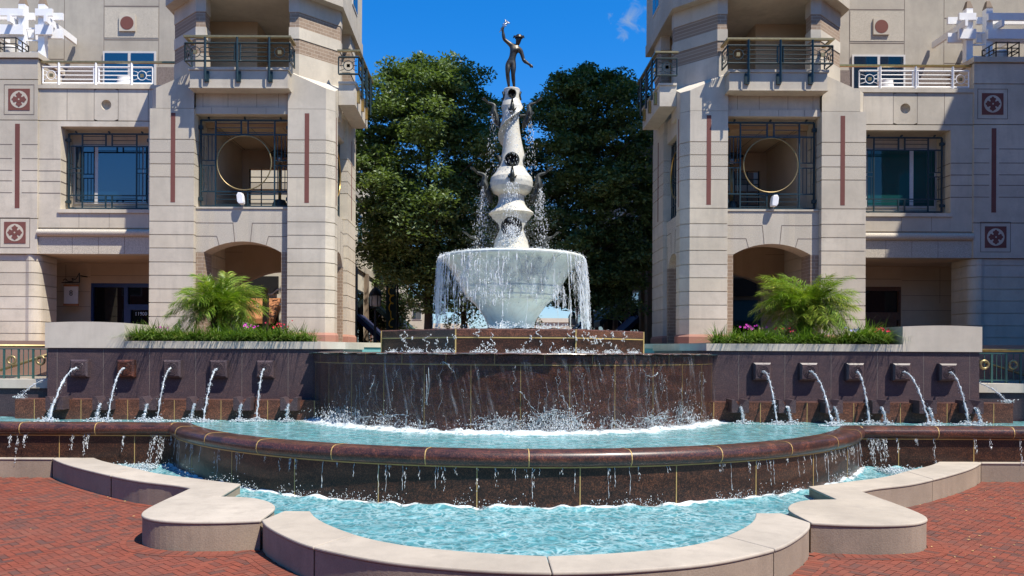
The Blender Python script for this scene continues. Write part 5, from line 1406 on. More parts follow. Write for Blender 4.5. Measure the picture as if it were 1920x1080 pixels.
    a = mk(); a.box(11.8, d1, PY + 2.6, PY + 2.7, ZT, dz); a.build('shop_back', M['dark'], root)
    # --- terrace over the wing and the set-back wall
    a = mk(); a.box(11.81, 21.5, WY + .41, UY + .2, 12.2, 12.44); a.build('roof_terrace', M['paver'], root)
    a = mk(); a.box(11.69, 26, UY, UY + 5, 10.5, 32.)
    for u in (13.78, 15.97, 17.55, 12.4): a.box(u - .01, u + .01, UY - .004, UY + .02, 14.3 if u in (13.78, 15.97) else 12.45, 32, 2)
    a.box(13.8, 15.95, UY - .012, UY + .02, 15.42, 16.6, 1)
    for z in (15.34, 16.68): a.box(13.8, 15.95, UY - .004, UY + .02, z - .02, z + .02, 2)
    for z in (14.55, 16.35, 18.6): a.box(17.57, 26, UY - .004, UY + .02, z - .018, z + .018, 2)
    a.build('set_back_wall', [M['stoneup'], M['agg'], M['joint']], root)
    a = mk(); a.box(11.7, 21.6, UY - .02, UY + .02, 12.44, 14.25); a.build('dado', M['rough_agg'], root)
    a = mk(); a.box(14.70, 15.34, UY - .08, UY, 15.66, 16.3); t_ = a.build('roundel', M['coping'], root)
    a = mk(); a.disc((15.02, 15.98), .265, UY - .087, UY - .06, 36); a.build('maroon_disc', M['redstrip'], t_)
    for x0, x1, z0, z1 in ((13.86, 15.98, 12.44, 14.86), (18.2, 20.6, 12.44, 14.3)):
        a = mk(); a.box(x0, x1, UY - .07, UY - .022, z0, z1); w_ = a.build('terrace_door', M['frame'], root)
        a = mk(); xm = (x0 + x1) / 2; a.box(x0 + .08, xm - .06, UY - .085, UY - .05, z0 + .05, z1 - .08); a.box(xm + .06, x1 - .08, UY - .085, UY - .05, z0 + .05, z1 - .08); a.build('pane', M['glass'], w_)
    # white terrace railing
    a = mk(); a2 = Many(mk); y = WY + .12
    zl2 = dict(top=13.42, hi=13.28, lo=12.68, foot=12.58)
    railpanel(a, a2, lambda q, o_, z: (12.9 + q, y + o_, z), 4.0, zl2, [.75, 2.05, 3.4], [(.05, .72), (3.43, 3.97)], 1.1)
    rl = a.build('terrace_railing', M['white'], root); a2.build('gold_square', M['dullbrass'], rl)
    a = mk(); a.box(12.0, 16.96, y - .06, y + .04, 13.42, 13.49); a.build('handrail', M['brass'] if s > 0 else M['dullbrass'], rl)
    # --- loose things on and in the building
    ur = MB(s, (s * 14.25, 29.6, 12.44)); ur.lathe([(.02, 12.44), (.2, 12.45), (.27, 12.7), (.29, 12.95), (.26, 13.1), (.27, 13.16), (.24, 13.18), (.22, 13.1), (.02, 13.05)], (14.25, 29.6), 24)
    tag(ur.build('planter_urn', M['white'], smooth=True, angle=50), 'white rounded urn standing behind the white railing of the %s roof terrace' % side, 'urn', 'white urns on the roof terraces')
    pg = thing('pergola', 'white timber pergola frame on the roof terrace at the %s edge' % side, 'pergola', (s * 18, 30, 12.44), 'white pergolas on the roof terraces')
    og2 = (s * 18, 30, 12.44); pk = lambda: MB(s, og2)
    for u in (17.38, 18.12):
        a = pk(); a.box(u - .12, u + .12, 29.55, 29.8, 12.44, 15.9); a.prism([(u - .12, 29.55), (u + .12, 29.55), (u + .12, 29.8), (u - .12, 29.8)], 15.9, 15.905)
        pst = a.build('post', M['white'], pg)
        a = pk(); a.add([(u - .125, 29.545, 15.905), (u + .125, 29.545, 15.905), (u + .125, 29.805, 15.905), (u - .125, 29.805, 15.905), (u - .06, 29.62, 16.2), (u + .06, 29.62, 16.2), (u + .06, 29.73, 16.2), (u - .06, 29.73, 16.2)], [(0, 1, 2, 3), (4, 5, 6, 7), (0, 1, 5, 4), (1, 2, 6, 5), (2, 3, 7, 6), (3, 0, 4, 7)]); a.build('post_cap', M['farshade'], pst)
    for z0, z1 in ((14.72, 15.08), (15.42, 15.68)):
        for u0_, u1_ in ((16.92, 17.55), (18.0, 23)):
            a = pk(); a.box(u0_, u1_, 29.43, 29.54, z0, z1); a.build('beam', M['white'], pg)
            a = pk(); a.box(u0_ - .2, u1_, 29.81, 29.91, z0, z1); a.build('beam', M['white'], pg)
    for u in (17.05, 18.4, 19.7, 21.0):
        a = pk(); a.box(u - .05, u + .05, 29.2, UY - .1, 15.10, 15.34); a.build('rafter', M['white'], pg)
    for k in range(5):
        a = pk(); z = 13.2 + .45 * k; a.box(17.505, 17.995, 29.65, 29.7, z, z + .05); a.build('rung', M['white'], pg)
    cg = thing('lantern_cage', 'square bronze cage round a pale lamp on the %s stone pier' % side, 'lantern', (s * 18.3, 29.2, 13.72), 'caged lamps on the stone piers')
    oc = (s * 18.3, 29.2, 13.72); a = MB(s, oc)
    for x in (17.88, 18.3, 18.72):
        for y_ in (28.8, 29.2, 29.6):
            if (x, y_) != (18.3, 29.2): a.box(x - .016, x + .016, y_ - .016, y_ + .016, 13.72, 14.35)
    for z in (13.76, 13.98, 14.12, 14.33):
        for x in (17.88, 18.72): a.box(x - .015, x + .015, 28.8, 29.6, z - .015, z + .015)
        for y_ in (28.8, 29.6): a.box(17.88, 18.72, y_ - .015, y_ + .015, z - .013, z + .013)
    a.build('cage', M['bronze'], cg)
    a = MB(s, oc); a.lathe([(.01, 13.73), (.24, 13.74), (.25, 14.1), (.2, 14.16), (.01, 14.17)], (18.3, 29.2), 18); a.build('lamp', M['frame'], cg, smooth=True, angle=40)
    sp = thing('loudspeaker', 'small white loudspeaker tilted on the sill of the %s ringed opening' % side, 'loudspeaker', (s * 8.82, 26.25, 7.72), 'white loudspeakers on the loggia sills')
    osp = (s * 8.82, 26.25, 7.72); a = MB(s, osp); v = []
    pts = [(-.09, -.16), (.06, -.17), (.11, -.1), (.11, .1), (.05, .19), (-.08, .18), (-.11, .1), (-.11, -.1)]
    a.prismy([(8.82 + x * .95 + z * .12, 7.97 + z * 1.05) for x, z in pts], 25.98, 26.2); a.build('cabinet', M['white'], sp, bevel=.02)
    a = MB(s, osp); a.box(8.8, 8.84, 26.2, 26.4, 7.74, 7.86); a.build('bracket', M['steel'], sp)
    ht = thing('patio_heater', 'tall bronze patio heater inside the first floor loggia of the %s building' % side, 'patio heater', (s * 8.1, 28.3, 7.6), 'patio heaters in the loggias')
    oh_ = (s * 8.1, 28.3, 7.6)
    a = MB(s, oh_); a.lathe([(.01, 7.6), (.26, 7.62), (.27, 8.15), (.2, 8.35), (.06, 8.38), (.05, 8.4)], (8.1, 28.3), 20); a.build('tank_housing', M['bronzeg'], ht, smooth=True, angle=40)
    a = MB(s, oh_); a.tube([(8.1, 28.3, 8.38), (8.1, 28.3, 9.9)], .055, 10); a.build('pole', M['dullbrass'], ht, smooth=True)
    a = MB(s, oh_); a.lathe([(.06, 9.7), (.11, 9.72), (.11, 9.95), (.06, 9.98)], (8.1, 28.3), 16); a.build('burner', M['steel'], ht, smooth=True)
    a = MB(s, oh_); a.lathe([(.40, 9.98), (.41, 9.99), (.3, 10.06), (.05, 10.14), (.01, 10.15)], (8.1, 28.3), 24); a.build('reflector', M['bronze'], ht, smooth=True)
    return root
for s in (-1, 1): building(s)
# hanging shop sign in the left porch
hs_ = thing('hanging_sign', 'small pale shop sign with dark mark hanging from a scroll bracket in the left porch', 'sign', (-17.100, 31.0, 5.3))
o_ = (-17.100, 31.0, 5.3); a = MB(1, o_)
pts = [(-16.800, 31.79, 6.0), (-16.800, 31.5, 5.95), (-16.820, 31.1, 5.72), (-17.100, 31.0, 5.78), (-17.400, 31.0, 5.7)]
a.tube([(-16.750, 31.2, 5.62), (-17.450, 31.2, 5.62)], .018, 6); a.tube([(-16.750, 31.2, 5.62), (-16.750, 31.2, 6.0)], .025, 6)
a.tube(crom([(-16.770, 31.2, 5.98), (-16.900, 31.2, 5.75), (-17.050, 31.2, 5.78), (-17.000, 31.2, 5.68), (-17.200, 31.2, 5.66), (-17.300, 31.2, 5.76), (-17.400, 31.2, 5.7)], 4), .016, 6); a.tube([(-16.750, 31.2, 5.9), (-16.750, 31.8, 5.9)], .025, 6)
a.build('scroll_bracket', M['black'], hs_)
a = MB(1, o_); a.box(-17.350, -16.800, 31.18, 31.22, 4.78, 5.46); pn = a.build('sign_panel', M['frame'], hs_)
a = MB(1, o_); a.box(-17.370, -16.780, 31.17, 31.23, 5.462, 5.54); a.box(-17.370, -16.780, 31.17, 31.23, 4.70, 4.778); a.build('sign_edge', M['awno'], hs_)
cu = bpy.data.curves.new('mark', 'FONT'); cu.body = '8'; cu.size = .3; cu.extrude = .004; cu.align_x = 'CENTER'
to = bpy.data.objects.new('mark', cu); COL.objects.link(to); to.matrix_world = Matrix.Translation((-17.070, 31.175, 5.1)) @ Matrix.Rotation(R(90), 4, 'X')
dg = bpy.context.evaluated_depsgraph_get(); tm = bpy.data.meshes.new_from_object(to.evaluated_get(dg)); tm.transform(to.matrix_world); tm.transform(Matrix.Translation([-q for q in o_])); bpy.data.objects.remove(to)
tm.materials.clear(); tm.materials.append(M['black']); n_ = bpy.data.objects.new('sign_mark', tm); COL.objects.link(n_); n_.parent = pn
# the tall neighbouring block further right, out of the frame, whose shadow falls on the right wing
nb = thing('brick_tower_block', 'tall brick and stone block standing further right along the plaza', 'building', (27, 19, 0))
on = (27, 19, 0); a = MB(1, on); a.box(22.3, 34, 13.2, 25.6, -.1, 25.9); a.box(22.2, 34.1, 13.1, 25.7, 25.9, 26.5, 1); a.build('wall', [M['farbrick'], M['stoneup']], nb)
for k in range(6):
    for j in range(4):
        a = MB(1, on); y = 15.2 + 2.6 * j; z = 2.5 + 4.1 * k; a.box(22.24, 22.32, y, y + 1.5, z, z + 2.2); w_ = a.build('window', M['frame'], nb)
        a = MB(1, on); a.box(22.21, 22.25, y + .1, y + 1.4, z + .1, z + 2.1); a.build('pane', M['glass'], w_)
# ------------------------------------------------------------------ palms
def frond(L, droop, nl, wid, seed, name):
    rs = np.random.default_rng(seed); V = []; Fq = []; T = []
    n = 14; pts = []; tn_ = rs.random()
    for i in range(n + 1):
        t = i / n; pts.append(np.array((L * (t - .10 * t * t * droop), 0, L * (.62 * t - (.30 + .55 * droop) * t * t))))
    def P(t):
        f = t * n; i = min(n - 1, int(f)); return pts[i] + (pts[i + 1] - pts[i]) * (f - i)
    for i in range(n):                                                   # rachis
        r0 = .013 * (1 - .8 * i / n); r1 = .013 * (1 - .8 * (i + 1) / n); b = len(V)
        V += [pts[i] + (0, r0, 0), pts[i] - (0, r0, 0), pts[i + 1] - (0, r1, 0), pts[i + 1] + (0, r1, 0)]; Fq.append((b, b + 1, b + 2, b + 3)); T.append(.75)
    for k in range(nl):
        t = .14 + .86 * k / nl; p = P(t); tan = P(min(1, t + .02)) - P(max(0, t - .02)); tan /= np.linalg.norm(tan)
        ll = wid * (1.05 - .75 * abs(t - .42) ** 1.2 * 1.3) * rs.uniform(.85, 1.1)
        for sg in (-1, 1):
            d = tan * rs.uniform(.55, 1.0) + np.array((0, sg, 0)) * rs.uniform(.55, 1.0) + np.array((0, 0, 1)) * rs.uniform(-.45, .6)
            d /= np.linalg.norm(d); up = np.cross(d, np.cross((0, 0, 1), d)); nrm = np.cross(d, up); w_ = rs.uniform(.008, .012)
            m = p + d * ll * .5 + np.array((0, 0, -.02)); e = p + d * ll + np.array((0, 0, -.16 * ll - .05))
            b = len(V); V += [p, m + nrm * w_, e, m - nrm * w_]; Fq.append((b, b + 1, b + 2, b + 3)); T.append(tn_ * .5 + rs.uniform(.05, .55) if rs.random() < .9 else rs.uniform(.75, 1))
    me = npmesh(name, np.array(V), Fq, M['palm'], col=T)
    return me
def palm(x, y, lab, seed, spread):
    rs = random.Random(seed)
    root = thing('palm', lab, 'palm', (x, y, 3.14), 'feathery palms in the planters')
    protos = [frond(rs.uniform(1.35, 1.65), dr, 56, .50, seed * 10 + i, 'frond') for i, dr in enumerate((.25, .45, .7, .95, .6))]
    for o in protos: o.parent = root; o.location = (0, 0, .5); o.rotation_euler = (0, R(-35), rs.uniform(0, 6.28))
    for k in range(4):
        b = MB(1, (x, y, 3.14)); q = k * 1.7 + seed; dx, dy = .22 * math.cos(q), .22 * math.sin(q)
        pts = [(x + dx * t, y + dy * t, 3.1 + 1.0 * t) for t in (0, .25, .5, .75, 1)]; b.tube(pts, [.085, .075, .08, .07, .06], 9); b.build('trunk', M['palmbark'], root, smooth=True)
    N_ = 105
    for k in range(N_):
        p = protos[k % 5]; o = p.copy(); COL.objects.link(o); o.parent = root
        t = k / N_; el = 84 - 84 * t ** .85 + rs.uniform(-9, 9); az = k * 2.39996 + rs.uniform(-.3, .3)
        c = rs.uniform(0, 1); q = (k % 4) * 1.7 + seed
        o.location = (.22 * math.cos(q) + .05 * math.cos(az), .22 * math.sin(q) + .05 * math.sin(az), .88 + rs.uniform(-.3, .25))
        o.rotation_euler = (rs.uniform(-.25, .25), -R(el) + R(28), az); sc = rs.uniform(.72, 1.02) * spread; o.scale = (sc, sc, sc)
palm(-8.18, 22.0, 'bushy bright green palm in the left granite planter', 3, .90)
palm(8.22, 22.0, 'bushy glossy palm in the right granite planter', 8, .95)
# ------------------------------------------------------------------ border grass and flowers
def grass(s, name):
    V = []; Fq = []; T = []
    def blade(x, y, z, ang, L, lean, w_, t):
        d = np.array((math.cos(ang), math.sin(ang), 0)); n_ = np.array((-math.sin(ang), math.cos(ang), 0)); p = np.array((x, y, z)); b = len(V); k = 4
        for i in range(k + 1):
            u = i / k; c = p + d * L * lean * u ** 1.5 + np.array((0, 0, L * (u - .62 * lean * u * u * 1.1)))
            ww = w_ * (1 - u ** 2) + .001; V.append(c + n_ * ww); V.append(c - n_ * ww)
        for i in range(k): Fq.append((b + 2 * i, b + 2 * i + 1, b + 2 * i + 3, b + 2 * i + 2)); T.append(t)
    for c in range(190):
        u = rnd(5.35, 9.95); y = min(21.7, 20.80 + abs(gs(0, .24))); hm = .8 + .55 * noise.noise((u * .9, s * 5, 2)); h = rnd(.45, .85) * hm; base = rnd(0, .75); hd = rnd(0, 2 * PI)
        for k in range(int(rnd(18, 34))):
            an = rnd(0, 2 * PI) if rnd(0, 1) < .5 else -PI / 2 + gs(0, .8)
            blade(s * u + gs(0, .035), y + gs(0, .035), 3.12, an, h * rnd(.55, 1.35), rnd(.3, 1.3), rnd(.007, .0125), min(1, max(0, base + gs(.08, .2))))
    tag(npmesh(name, np.array(V), Fq, M['grass'], col=T), 'arching green border grass along the %s planter coping' % ('left' if s < 0 else 'right'), None, None, 'stuff')
for s in (-1, 1): grass(s, 'border_grass')
def flowers(x, y, z, n, spread, mat, lab, zs=.12, grp='flower clumps in the planters'):
    root = thing('flowering_plant', lab, 'flowers', (x, y, 3.14), grp); V = []; Fq = []; T = []
    for i in range(n * 7):
        p = np.array((gs(0, spread * .6), gs(0, .12), z - 3.14 - .08 + gs(0, zs * .7) - .08)); a_ = RNG.normal(size=3); a_ /= np.linalg.norm(a_); b_ = np.cross(a_, RNG.normal(size=3)); b_ /= np.linalg.norm(b_); q = rnd(.02, .045)
        b = len(V); V += [p - a_ * q, p + b_ * q * .6, p + a_ * q, p - b_ * q * .6]; Fq.append((b, b + 1, b + 2, b + 3)); T.append(rnd(0, 1))
    npmesh('leaves', np.array(V), Fq, M['fleaf'], root, T)
    for i in range(n):
        b = MB(); c = Vector((gs(0, spread * .55), -.12 + gs(0, .1), z - 3.14 + .02 + gs(0, zs * .5))); nrm = Vector((gs(0, .4), -1, .5 + gs(0, .4))).normalized(); u = nrm.orthogonal().normalized(); w_ = nrm.cross(u); r = rnd(.022, .045)
        ring = [c + (u * math.cos(k * PI / 5) + w_ * math.sin(k * PI / 5)) * r * (1 if k % 2 else .62) + nrm * .012 for k in range(10)]
        b.add([tuple(c - nrm * .008)] + [tuple(q) for q in ring], [(0, 1 + k, 1 + (k + 1) % 10) for k in range(10)])
        b.build('bloom', mat, root, recalc=False)
flowers(-6.15, 21.1, 3.62, 16, .42, M['red'], 'mound of red begonias at the inner end of the left planter', .1)
flowers(-6.9, 21.0, 3.58, 12, .35, M['pink'], 'pink flowers between the left palm and the red begonias', .06)
flowers(-9.2, 21.1, 3.55, 7, .4, M['pink'], 'dark purple flowers left of the left palm', .06)
flowers(6.45, 21.3, 3.62, 26, .3, M['pink'], 'magenta flowers at the inner end of the right planter', .07)
flowers(7.35, 21.3, 3.57, 10, .35, M['red'], 'few red flowers under the inner side of the right palm', .05)
flowers(9.0, 21.0, 3.56, 12, .3, M['lilac'], 'pale lilac flowers just right of the right palm stems', .05)
flowers(9.75, 21.0, 3.55, 16, .2, M['red'], 'bright red flowers beside the end block of the right planter', .06)
# ------------------------------------------------------------------ trees
def tree(x, y, z0, H, rx, ry, seed, lab, name='street_tree', nl=46000, low=.20, leaf=.22, grp=None, tr=.24):
    rs = np.random.default_rng(seed); rr = random.Random(seed)
    root = thing(name, lab, 'tree', (x, y, z0), grp); b = MB(1, (x, y, z0))
    zc = H * (low + (1 - low) * .48); rz = H * (1 - low) * .54
    b.tube(crom([(x, y, z0 - .1), (x + .04, y, z0 + H * .12), (x - .05, y, z0 + H * .3), (x + .05, y, z0 + H * .55), (x, y, z0 + H * .86)], 4), [tr * (1 - .9 * i / 16) * (1.25 if i == 0 else 1) for i in range(17)], 10)
    C = []
    nlimb = 36
    for k in range(nlimb):
        t = (k + .5) / nlimb; zb = H * (.14 + .62 * t); az = k * 2.39996 + rr.uniform(-.3, .3)
        zt = H * (low * .8 + (1.0 - low * .8) * t ** .92) + rr.uniform(-.4, .4); u = (zt - zc) / rz
        rad = math.sqrt(max(.03, 1 - min(.99, abs(u)) ** 2.2)) * rr.uniform(.78, 1.06)
        p0 = Vector((x, y, z0 + zb)); p2 = Vector((x + rx * rad * math.cos(az), y + ry * rad * math.sin(az), z0 + zt)); p1 = p0.lerp(p2, .5) + Vector((0, 0, -.25 if u < 0 else .25))
        pts = crom([p0, p1, p2], 4); w0 = tr * .38 * (1 - .6 * t)
        b.tube([Vector(q) for q in pts], [w0 * (1 - .85 * i / (len(pts) - 1)) for i in range(len(pts))], 6)
        for q in range(7):                                               # sprays along the limb
            f = .38 + .62 * q / 6; c = Vector(pts[min(len(pts) - 1, int(f * (len(pts) - 1)))]) + Vector((rr.gauss(0, .45), rr.gauss(0, .45), rr.gauss(0, .3)))
            C.append((c.x - x, c.y - y, c.z - z0, rr.uniform(.6, 1.15) * (.75 + .25 * rx / 3.3), math.atan2(c.y - y, c.x - x)))
    b.build('trunk', M['bark'], root, smooth=True)
    for k in range(int(80 * rx)):                                        # boughs filling the crown
        u = rr.uniform(-.97, .97); az = rr.uniform(0, 2 * PI); rad = math.sqrt(1 - abs(u) ** 2.2) * rr.uniform(.35, .98)
        C.append((rx * rad * math.cos(az), ry * rad * math.sin(az), zc + rz * u, rr.uniform(.5, .95), az))
    C = np.array(C); n = nl; idx = rs.integers(0, len(C), n); c = C[idx]
    tone = rs.uniform(0, .55, len(C))[idx]
    r = rs.normal(size=(n, 3)); r /= np.linalg.norm(r, axis=1)[:, None]; rad = rs.random(n) ** .5 * c[:, 3]
    off = r * rad[:, None] * np.array((1.0, 1.0, .42)); dist = np.hypot(off[:, 0], off[:, 1])
    P = c[:, :3] + off; P[:, 2] -= .28 * dist ** 1.5
    # a few whips beyond the outline
    nw = 20; w_ = rs.integers(0, len(C), nw)
    for k in w_:
        m = rs.integers(0, n, 42); d = C[k, :3] - np.array((0, 0, zc)); d /= np.linalg.norm(d) + 1e-6; d = d + np.array((0, 0, .55))
        P[m] = C[k, :3] + d * (rs.random(42) * .6)[:, None] + rs.normal(size=(42, 3)) * .1
    a = rs.normal(size=(n, 3)); a[:, 2] *= .5; a /= np.linalg.norm(a, axis=1)[:, None]; nb_ = rs.normal(size=(n, 3)) * .55 + np.array((0, 0, 1)); bb = np.cross(nb_, a); bb /= np.linalg.norm(bb, axis=1)[:, None]
    L = rs.uniform(.6, 1.15, n)[:, None] * leaf; Wd = L * rs.uniform(.38, .55, n)[:, None]
    V = np.stack([P - a * L * .5, P + bb * Wd * .5, P + a * L * .5, P - bb * Wd * .5], 1).reshape(-1, 3); Fq = np.arange(n * 4).reshape(-1, 4)
    npmesh('crown', V, Fq, M['leaf'], root, np.clip(tone * .8 + rs.normal(0, .09, n) + .2, 0, 1))
tree(-3.35, 36.5, ZT, 13.1, 4.5, 3.5, 11, 'large leafy tree behind the left of the fountain, lit by the sun', nl=125000, low=.27)
tree(4.1, 36.5, ZT, 12.7, 4.1, 3.4, 23, 'large dark leafy tree behind the right of the fountain', nl=125000)
tree(-1.9, 45, ZT, 10.5, 3.6, 3.0, 31, 'shaded tree behind the fountain column in the middle of the street', nl=30000, low=.28)
tree(1.6, 52, ZT, 9.5, 3.2, 3.0, 37, 'farther shaded tree seen low behind the marble bowl', nl=22000, low=.33)
tree(-6.6, 50, ZT, 7.5, 1.8, 1.8, 41, 'small green tree behind the dark awnings on the left', nl=14000, low=.2)
# ------------------------------------------------------------------ the street beyond
def street_row(s, lab):
    side = 'left' if s < 0 else 'right'
    og = (s * 12, 40, ZT); mk = lambda: MB(s, og)
    root = thing('street_building', lab, 'building', og)
    a = mk(); a.box(7.6, 24, 40.3, 72, ZT - .1, 15)
    for z in (7.4, 11.2): a.box(7.5, 24, 40.2, 72, z, z + .35, 1)
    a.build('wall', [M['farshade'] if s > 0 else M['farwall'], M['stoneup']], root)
    for k in range(7):
        y = 42 + 4.1 * k
        a = mk(); a.box(7.55, 7.62, y, y + 2.6, 3.3, 6.3); w_ = a.build('shop_window', M['black'], root)
        a = mk(); a.box(7.52, 7.56, y + .12, y + 2.48, 3.4, 6.2); a.build('pane', M['glassd'], w_)
        for z in (8.6, 12.4):
            a = mk(); a.box(7.55, 7.62, y + .4, y + 1.9, z, z + 1.9); w_ = a.build('window', M['frame'], root)
            a = mk(); a.box(7.52, 7.56, y + .5, y + 1.8, z + .1, z + 1.8); a.build('pane', M['glass'], w_)
        a = mk(); a.box(7.4, 7.62, y - .95, y - .35, ZT, 7.4); a.build('pilaster', M['farshade'], root)
    for k in range(3):                                                   # shops seen through the arcade arches
        x = 8.6 + 2.6 * k
        a = mk(); a.box(x, x + 1.9, 40.22, 40.28, ZT, 5.0); w_ = a.build('shop_window', M['black'], root)
        a = mk(); a.box(x + .1, x + 1.8, 40.19, 40.23, ZT + .2, 4.9); a.build('pane', M['glassd'], w_)
        a = mk(); m_ = 'awno' if s < 0 else 'awng'
        a.prismx([(40.2, 5.1), (40.2, 6.0 - .35), (38.9, 4.55), (38.9, 4.3), (38.95, 4.3)], x - .1, x + 2.0); a.build('awning', M[m_], root)
        a = mk(); a.box(x, x + 1.9, 40.1, 40.2, 5.85, 6.75); a.build('sign_board', M['black'], root)
    for k, (mname, z) in enumerate((('awnb', 5.0), ('awng', 6.2), ('awng', 6.2), ('awnb', 6.0), ('awng', 6.1))):
        y = 41.4 + 4.1 * k
        a = mk(); a.prismy([(7.55, z), (5.95, z - 1.45), (5.95, z - 1.75), (6.0, z - 1.75), (7.55, z - .3)], y, y + 3.4); a.build('awning', M[mname], root)
    return root
street_row(-1, 'shop row with navy and green awnings down the street on the left')
street_row(1, 'dark shaded brown shop row down the street on the right')
def lamp(x, y, z, lab, armed=False, s=1):
    root = thing('street_lamp', lab, 'street lamp', (x, y, ZT), 'lantern street lamps'); og = (x, y, ZT)
    a = MB(1, og)
    if armed:
        a.tube([(x, y, z - .15), (x, y, z - .5)], .05, 8); a.tube(crom([(x, y, z - .3), (x + s * .5, y, z - .55), (x + s * 1.2, y, z - .95)], 5), .035, 6); a.tube(crom([(x, y, z - .42), (x + s * .5, y, z - .7), (x + s * 1.2, y, z - 1.1)], 5), .025, 6)
        a.tube([(x + s * 1.2, y, z - 1.3), (x + s * 1.2, y, ZT)], .06, 8)
    else: a.tube([(x, y, ZT), (x, y, ZT + .4), (x, y, z - .1)], [.11, .07, .055], 8)
    a.ring((x, y, z - .08), .22, .03, 'z', 20, 6); a.build('post', M['black'], root)
    a = MB(1, og); a.lathe([(.24, z), (.26, z + .06), (.26, z + .5), (.22, z + .52)], (x, y), 16); a.build('glass_body', M['frame'], root, smooth=True)
    a = MB(1, og)
    for k in range(6): q = k * PI / 3; a.bar((x + .27 * math.cos(q), y + .27 * math.sin(q), z - .02), (x + .27 * math.cos(q), y + .27 * math.sin(q), z + .54), .03)
    a.lathe([(.31, z + .53), (.31, z + .58), (.26, z + .7), (.14, z + .86), (.03, z + .93), (.03, z + 1.0), (.001, z + 1.03)], (x, y), 18); a.build('lamp_cap', M['black'], root, smooth=True, angle=50)
lamp(-6.05, 38.5, 5.15, 'black lantern street lamp in front of the dark awnings on the left')
lamp(-5.0, 60, 6.0, 'distant lantern street lamp left of the tree trunks')
lamp(6.85, 42, 5.55, 'black lantern on a bracket arm against the sky on the right', True)
lamp(5.95, 52, 4.85, 'right one of two distant lantern lamps by the falling spray')
lamp(5.35, 54, 4.8, 'left one of two distant lantern lamps by the falling spray')
lp = MB(1, (8.4, 68, ZT)); lp.tube([(8.4, 68, ZT), (8.4, 68, 8.3)], [.09, .06], 8); lp.box(8.2, 8.6, 67.8, 68.2, 8.3, 8.5); lp.tube([(8.4, 68, 5.6), (8.1, 68, 5.6)], .05, 6)
tag(lp.build('light_pole', M['black']), 'thin tall black light pole in front of the distant grey building', 'light pole')
# banner with yellow script
bn = thing('street_banner', 'green vertical banner with yellow script on a pole at the left street end', 'banner', (-5.9, 42, ZT)); ob = (-5.9, 42, ZT)
a = MB(1, ob); a.tube([(-5.35, 42, ZT), (-5.35, 42, 6.9)], .05, 8); a.bar((-5.35, 42, 6.6), (-6.0, 42, 6.6), .04); a.build('post', M['black'], bn)
a = MB(1, ob); a.box(-5.95, -5.42, 41.98, 42.02, 3.9, 6.55); bp_ = a.build('banner_panel', M['awng'], bn)
a = MB(1, ob); zz = 4.1; pts = []
for i in range(90):
    t = i / 89; pts.append((-5.68 + .13 * math.sin(t * 33) * (.6 + .4 * math.sin(t * 9 + 1)) - .06 * math.cos(t * 13), 41.965, 4.15 + 2.2 * t + .10 * math.cos(t * 33)))
a.tube(pts, .03, 6); a.build('yellow_script', plain('yellow_paint', (.75, .45, .03), .6), bn)
# distant buildings
def far(name, lab, x0, x1, y0, y1, z1, mat, rows, cols, zf=ZT):
    og = ((x0 + x1) / 2, y0, zf); r = thing(name, lab, 'building', og)
    a = MB(1, og); a.box(x0, x1, y0, y1, zf - .2, z1); a.box(x0 - .15, x1 + .15, y0 - .15, y1 + .15, z1 + .002, z1 + .5, 1); a.build('wall', [mat, M['farwall']], r)
    dz = (z1 - zf) / rows; dx = (x1 - x0) / cols
    for i in range(rows):
        for j in range(cols):
            a = MB(1, og); xx = x0 + dx * (j + .22); zz = zf + dz * (i + .28); a.box(xx, xx + dx * .56, y0 - .04, y0 + .05, zz, zz + dz * .5); w_ = a.build('window', M['frame'], r)
            a = MB(1, og); a.box(xx + .1, xx + dx * .56 - .1, y0 - .07, y0 - .02, zz + .1, zz + dz * .5 - .1); a.build('pane', M['glass'], w_)
far('distant_building', 'pale distant building with wide openings behind the left tree trunk', -13, -6.3, 76, 84, 7.6, M['farwall'], 2, 4)
far('distant_building', 'red brick distant building seen between the left tree trunks', -6.0, -2.5, 82, 90, 5.4, M['farbrick'], 1, 3)
far('distant_building', 'low grey distant building with pale band at the right street end', 5, 17, 96, 120, 6.6, M['stoneup'], 1, 5)
hd = thing('low_hedge', 'low green hedge far behind the plinth on the left', 'hedge', (-6.2, 70, ZT)); V = []; Fq = []; T = []
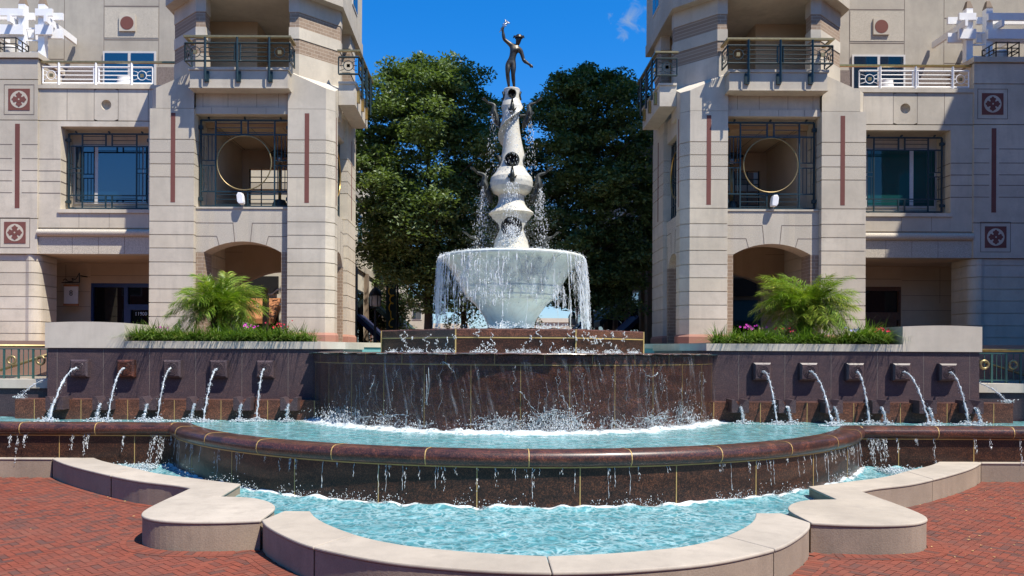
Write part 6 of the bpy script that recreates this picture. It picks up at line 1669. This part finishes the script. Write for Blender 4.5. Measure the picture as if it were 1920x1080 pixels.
for k in range(2600):
    p = np.array((gs(0, 1.1), gs(0, .4), abs(gs(0, .4)))); a_ = RNG.normal(size=3); a_ /= np.linalg.norm(a_); b_ = np.cross(a_, RNG.normal(size=3)); b_ /= np.linalg.norm(b_); b = len(V); V += [p - a_ * .1, p + b_ * .06, p + a_ * .1, p - b_ * .06]; Fq.append((b, b + 1, b + 2, b + 3)); T.append(rnd(0, 1))
npmesh('foliage', np.array(V), Fq, M['leaf'], hd, T)
# white gooseneck lamp beyond the left arcade arch
gl = thing('gooseneck_lamp', 'white gooseneck shade lamp seen through the left ground floor arch', 'wall lamp', (-9.1, 33.2, 5.1)); og = (-9.1, 33.2, 5.1)
a = MB(1, og); a.tube(crom([(-9.95, 33.4, 5.35), (-9.7, 33.3, 5.36), (-9.45, 33.2, 5.52), (-9.2, 33.2, 5.56), (-9.1, 33.2, 5.4), (-9.1, 33.2, 5.25)], 5), .03, 8); a.build('arm', M['white'], gl, smooth=True)
a = MB(1, og); a.lathe([(.05, 5.3), (.08, 5.22), (.1, 5.1), (.2, 4.98), (.26, 4.86), (.24, 4.86), (.05, 5.1)], (-9.1, 33.2), 20); a.build('lamp_shade', M['white'], gl, smooth=True, angle=50)
a = MB(1, og); a.box(-10.1, -9.9, 33.3, 33.6, ZT, 5.6); a.build('post', M['farshade'], gl)

# the far side of the plaza, behind the viewer: it is what the polished granite mirrors
for k, (x0, x1, z1, mname, lab) in enumerate(((-42, -16, 15, 'farbrick', 'red brick block on the left of the plaza side behind the viewer'), (-15, 14, 12, 'farshade', 'brown stone block in the middle of the plaza side behind the viewer'), (15, 44, 17, 'farbrick', 'tall red brick block on the right of the plaza side behind the viewer'))):
    og = ((x0 + x1) / 2, -24, 0); r = thing('plaza_building', lab, 'building', og)
    a = MB(1, og); a.box(x0, x1, -40, -24, -.1, z1); a.box(x0 - .2, x1 + .2, -40.2, -23.8, z1 + .002, z1 + .6, 1); a.build('wall', [M[mname], M['stoneup']], r)
    for i in range(3):
        for j in range(6):
            dx = (x1 - x0) / 6; xx = x0 + dx * (j + .25); zz = .6 + 4.2 * i
            a = MB(1, og); a.box(xx, xx + dx * .5, -24.05, -23.93, zz, zz + 2.6); w_ = a.build('window', M['frame'], r)
            a = MB(1, og); a.box(xx + .1, xx + dx * .5 - .1, -24., -23.9, zz + .1, zz + 2.5); a.build('pane', M['glassd'], w_)
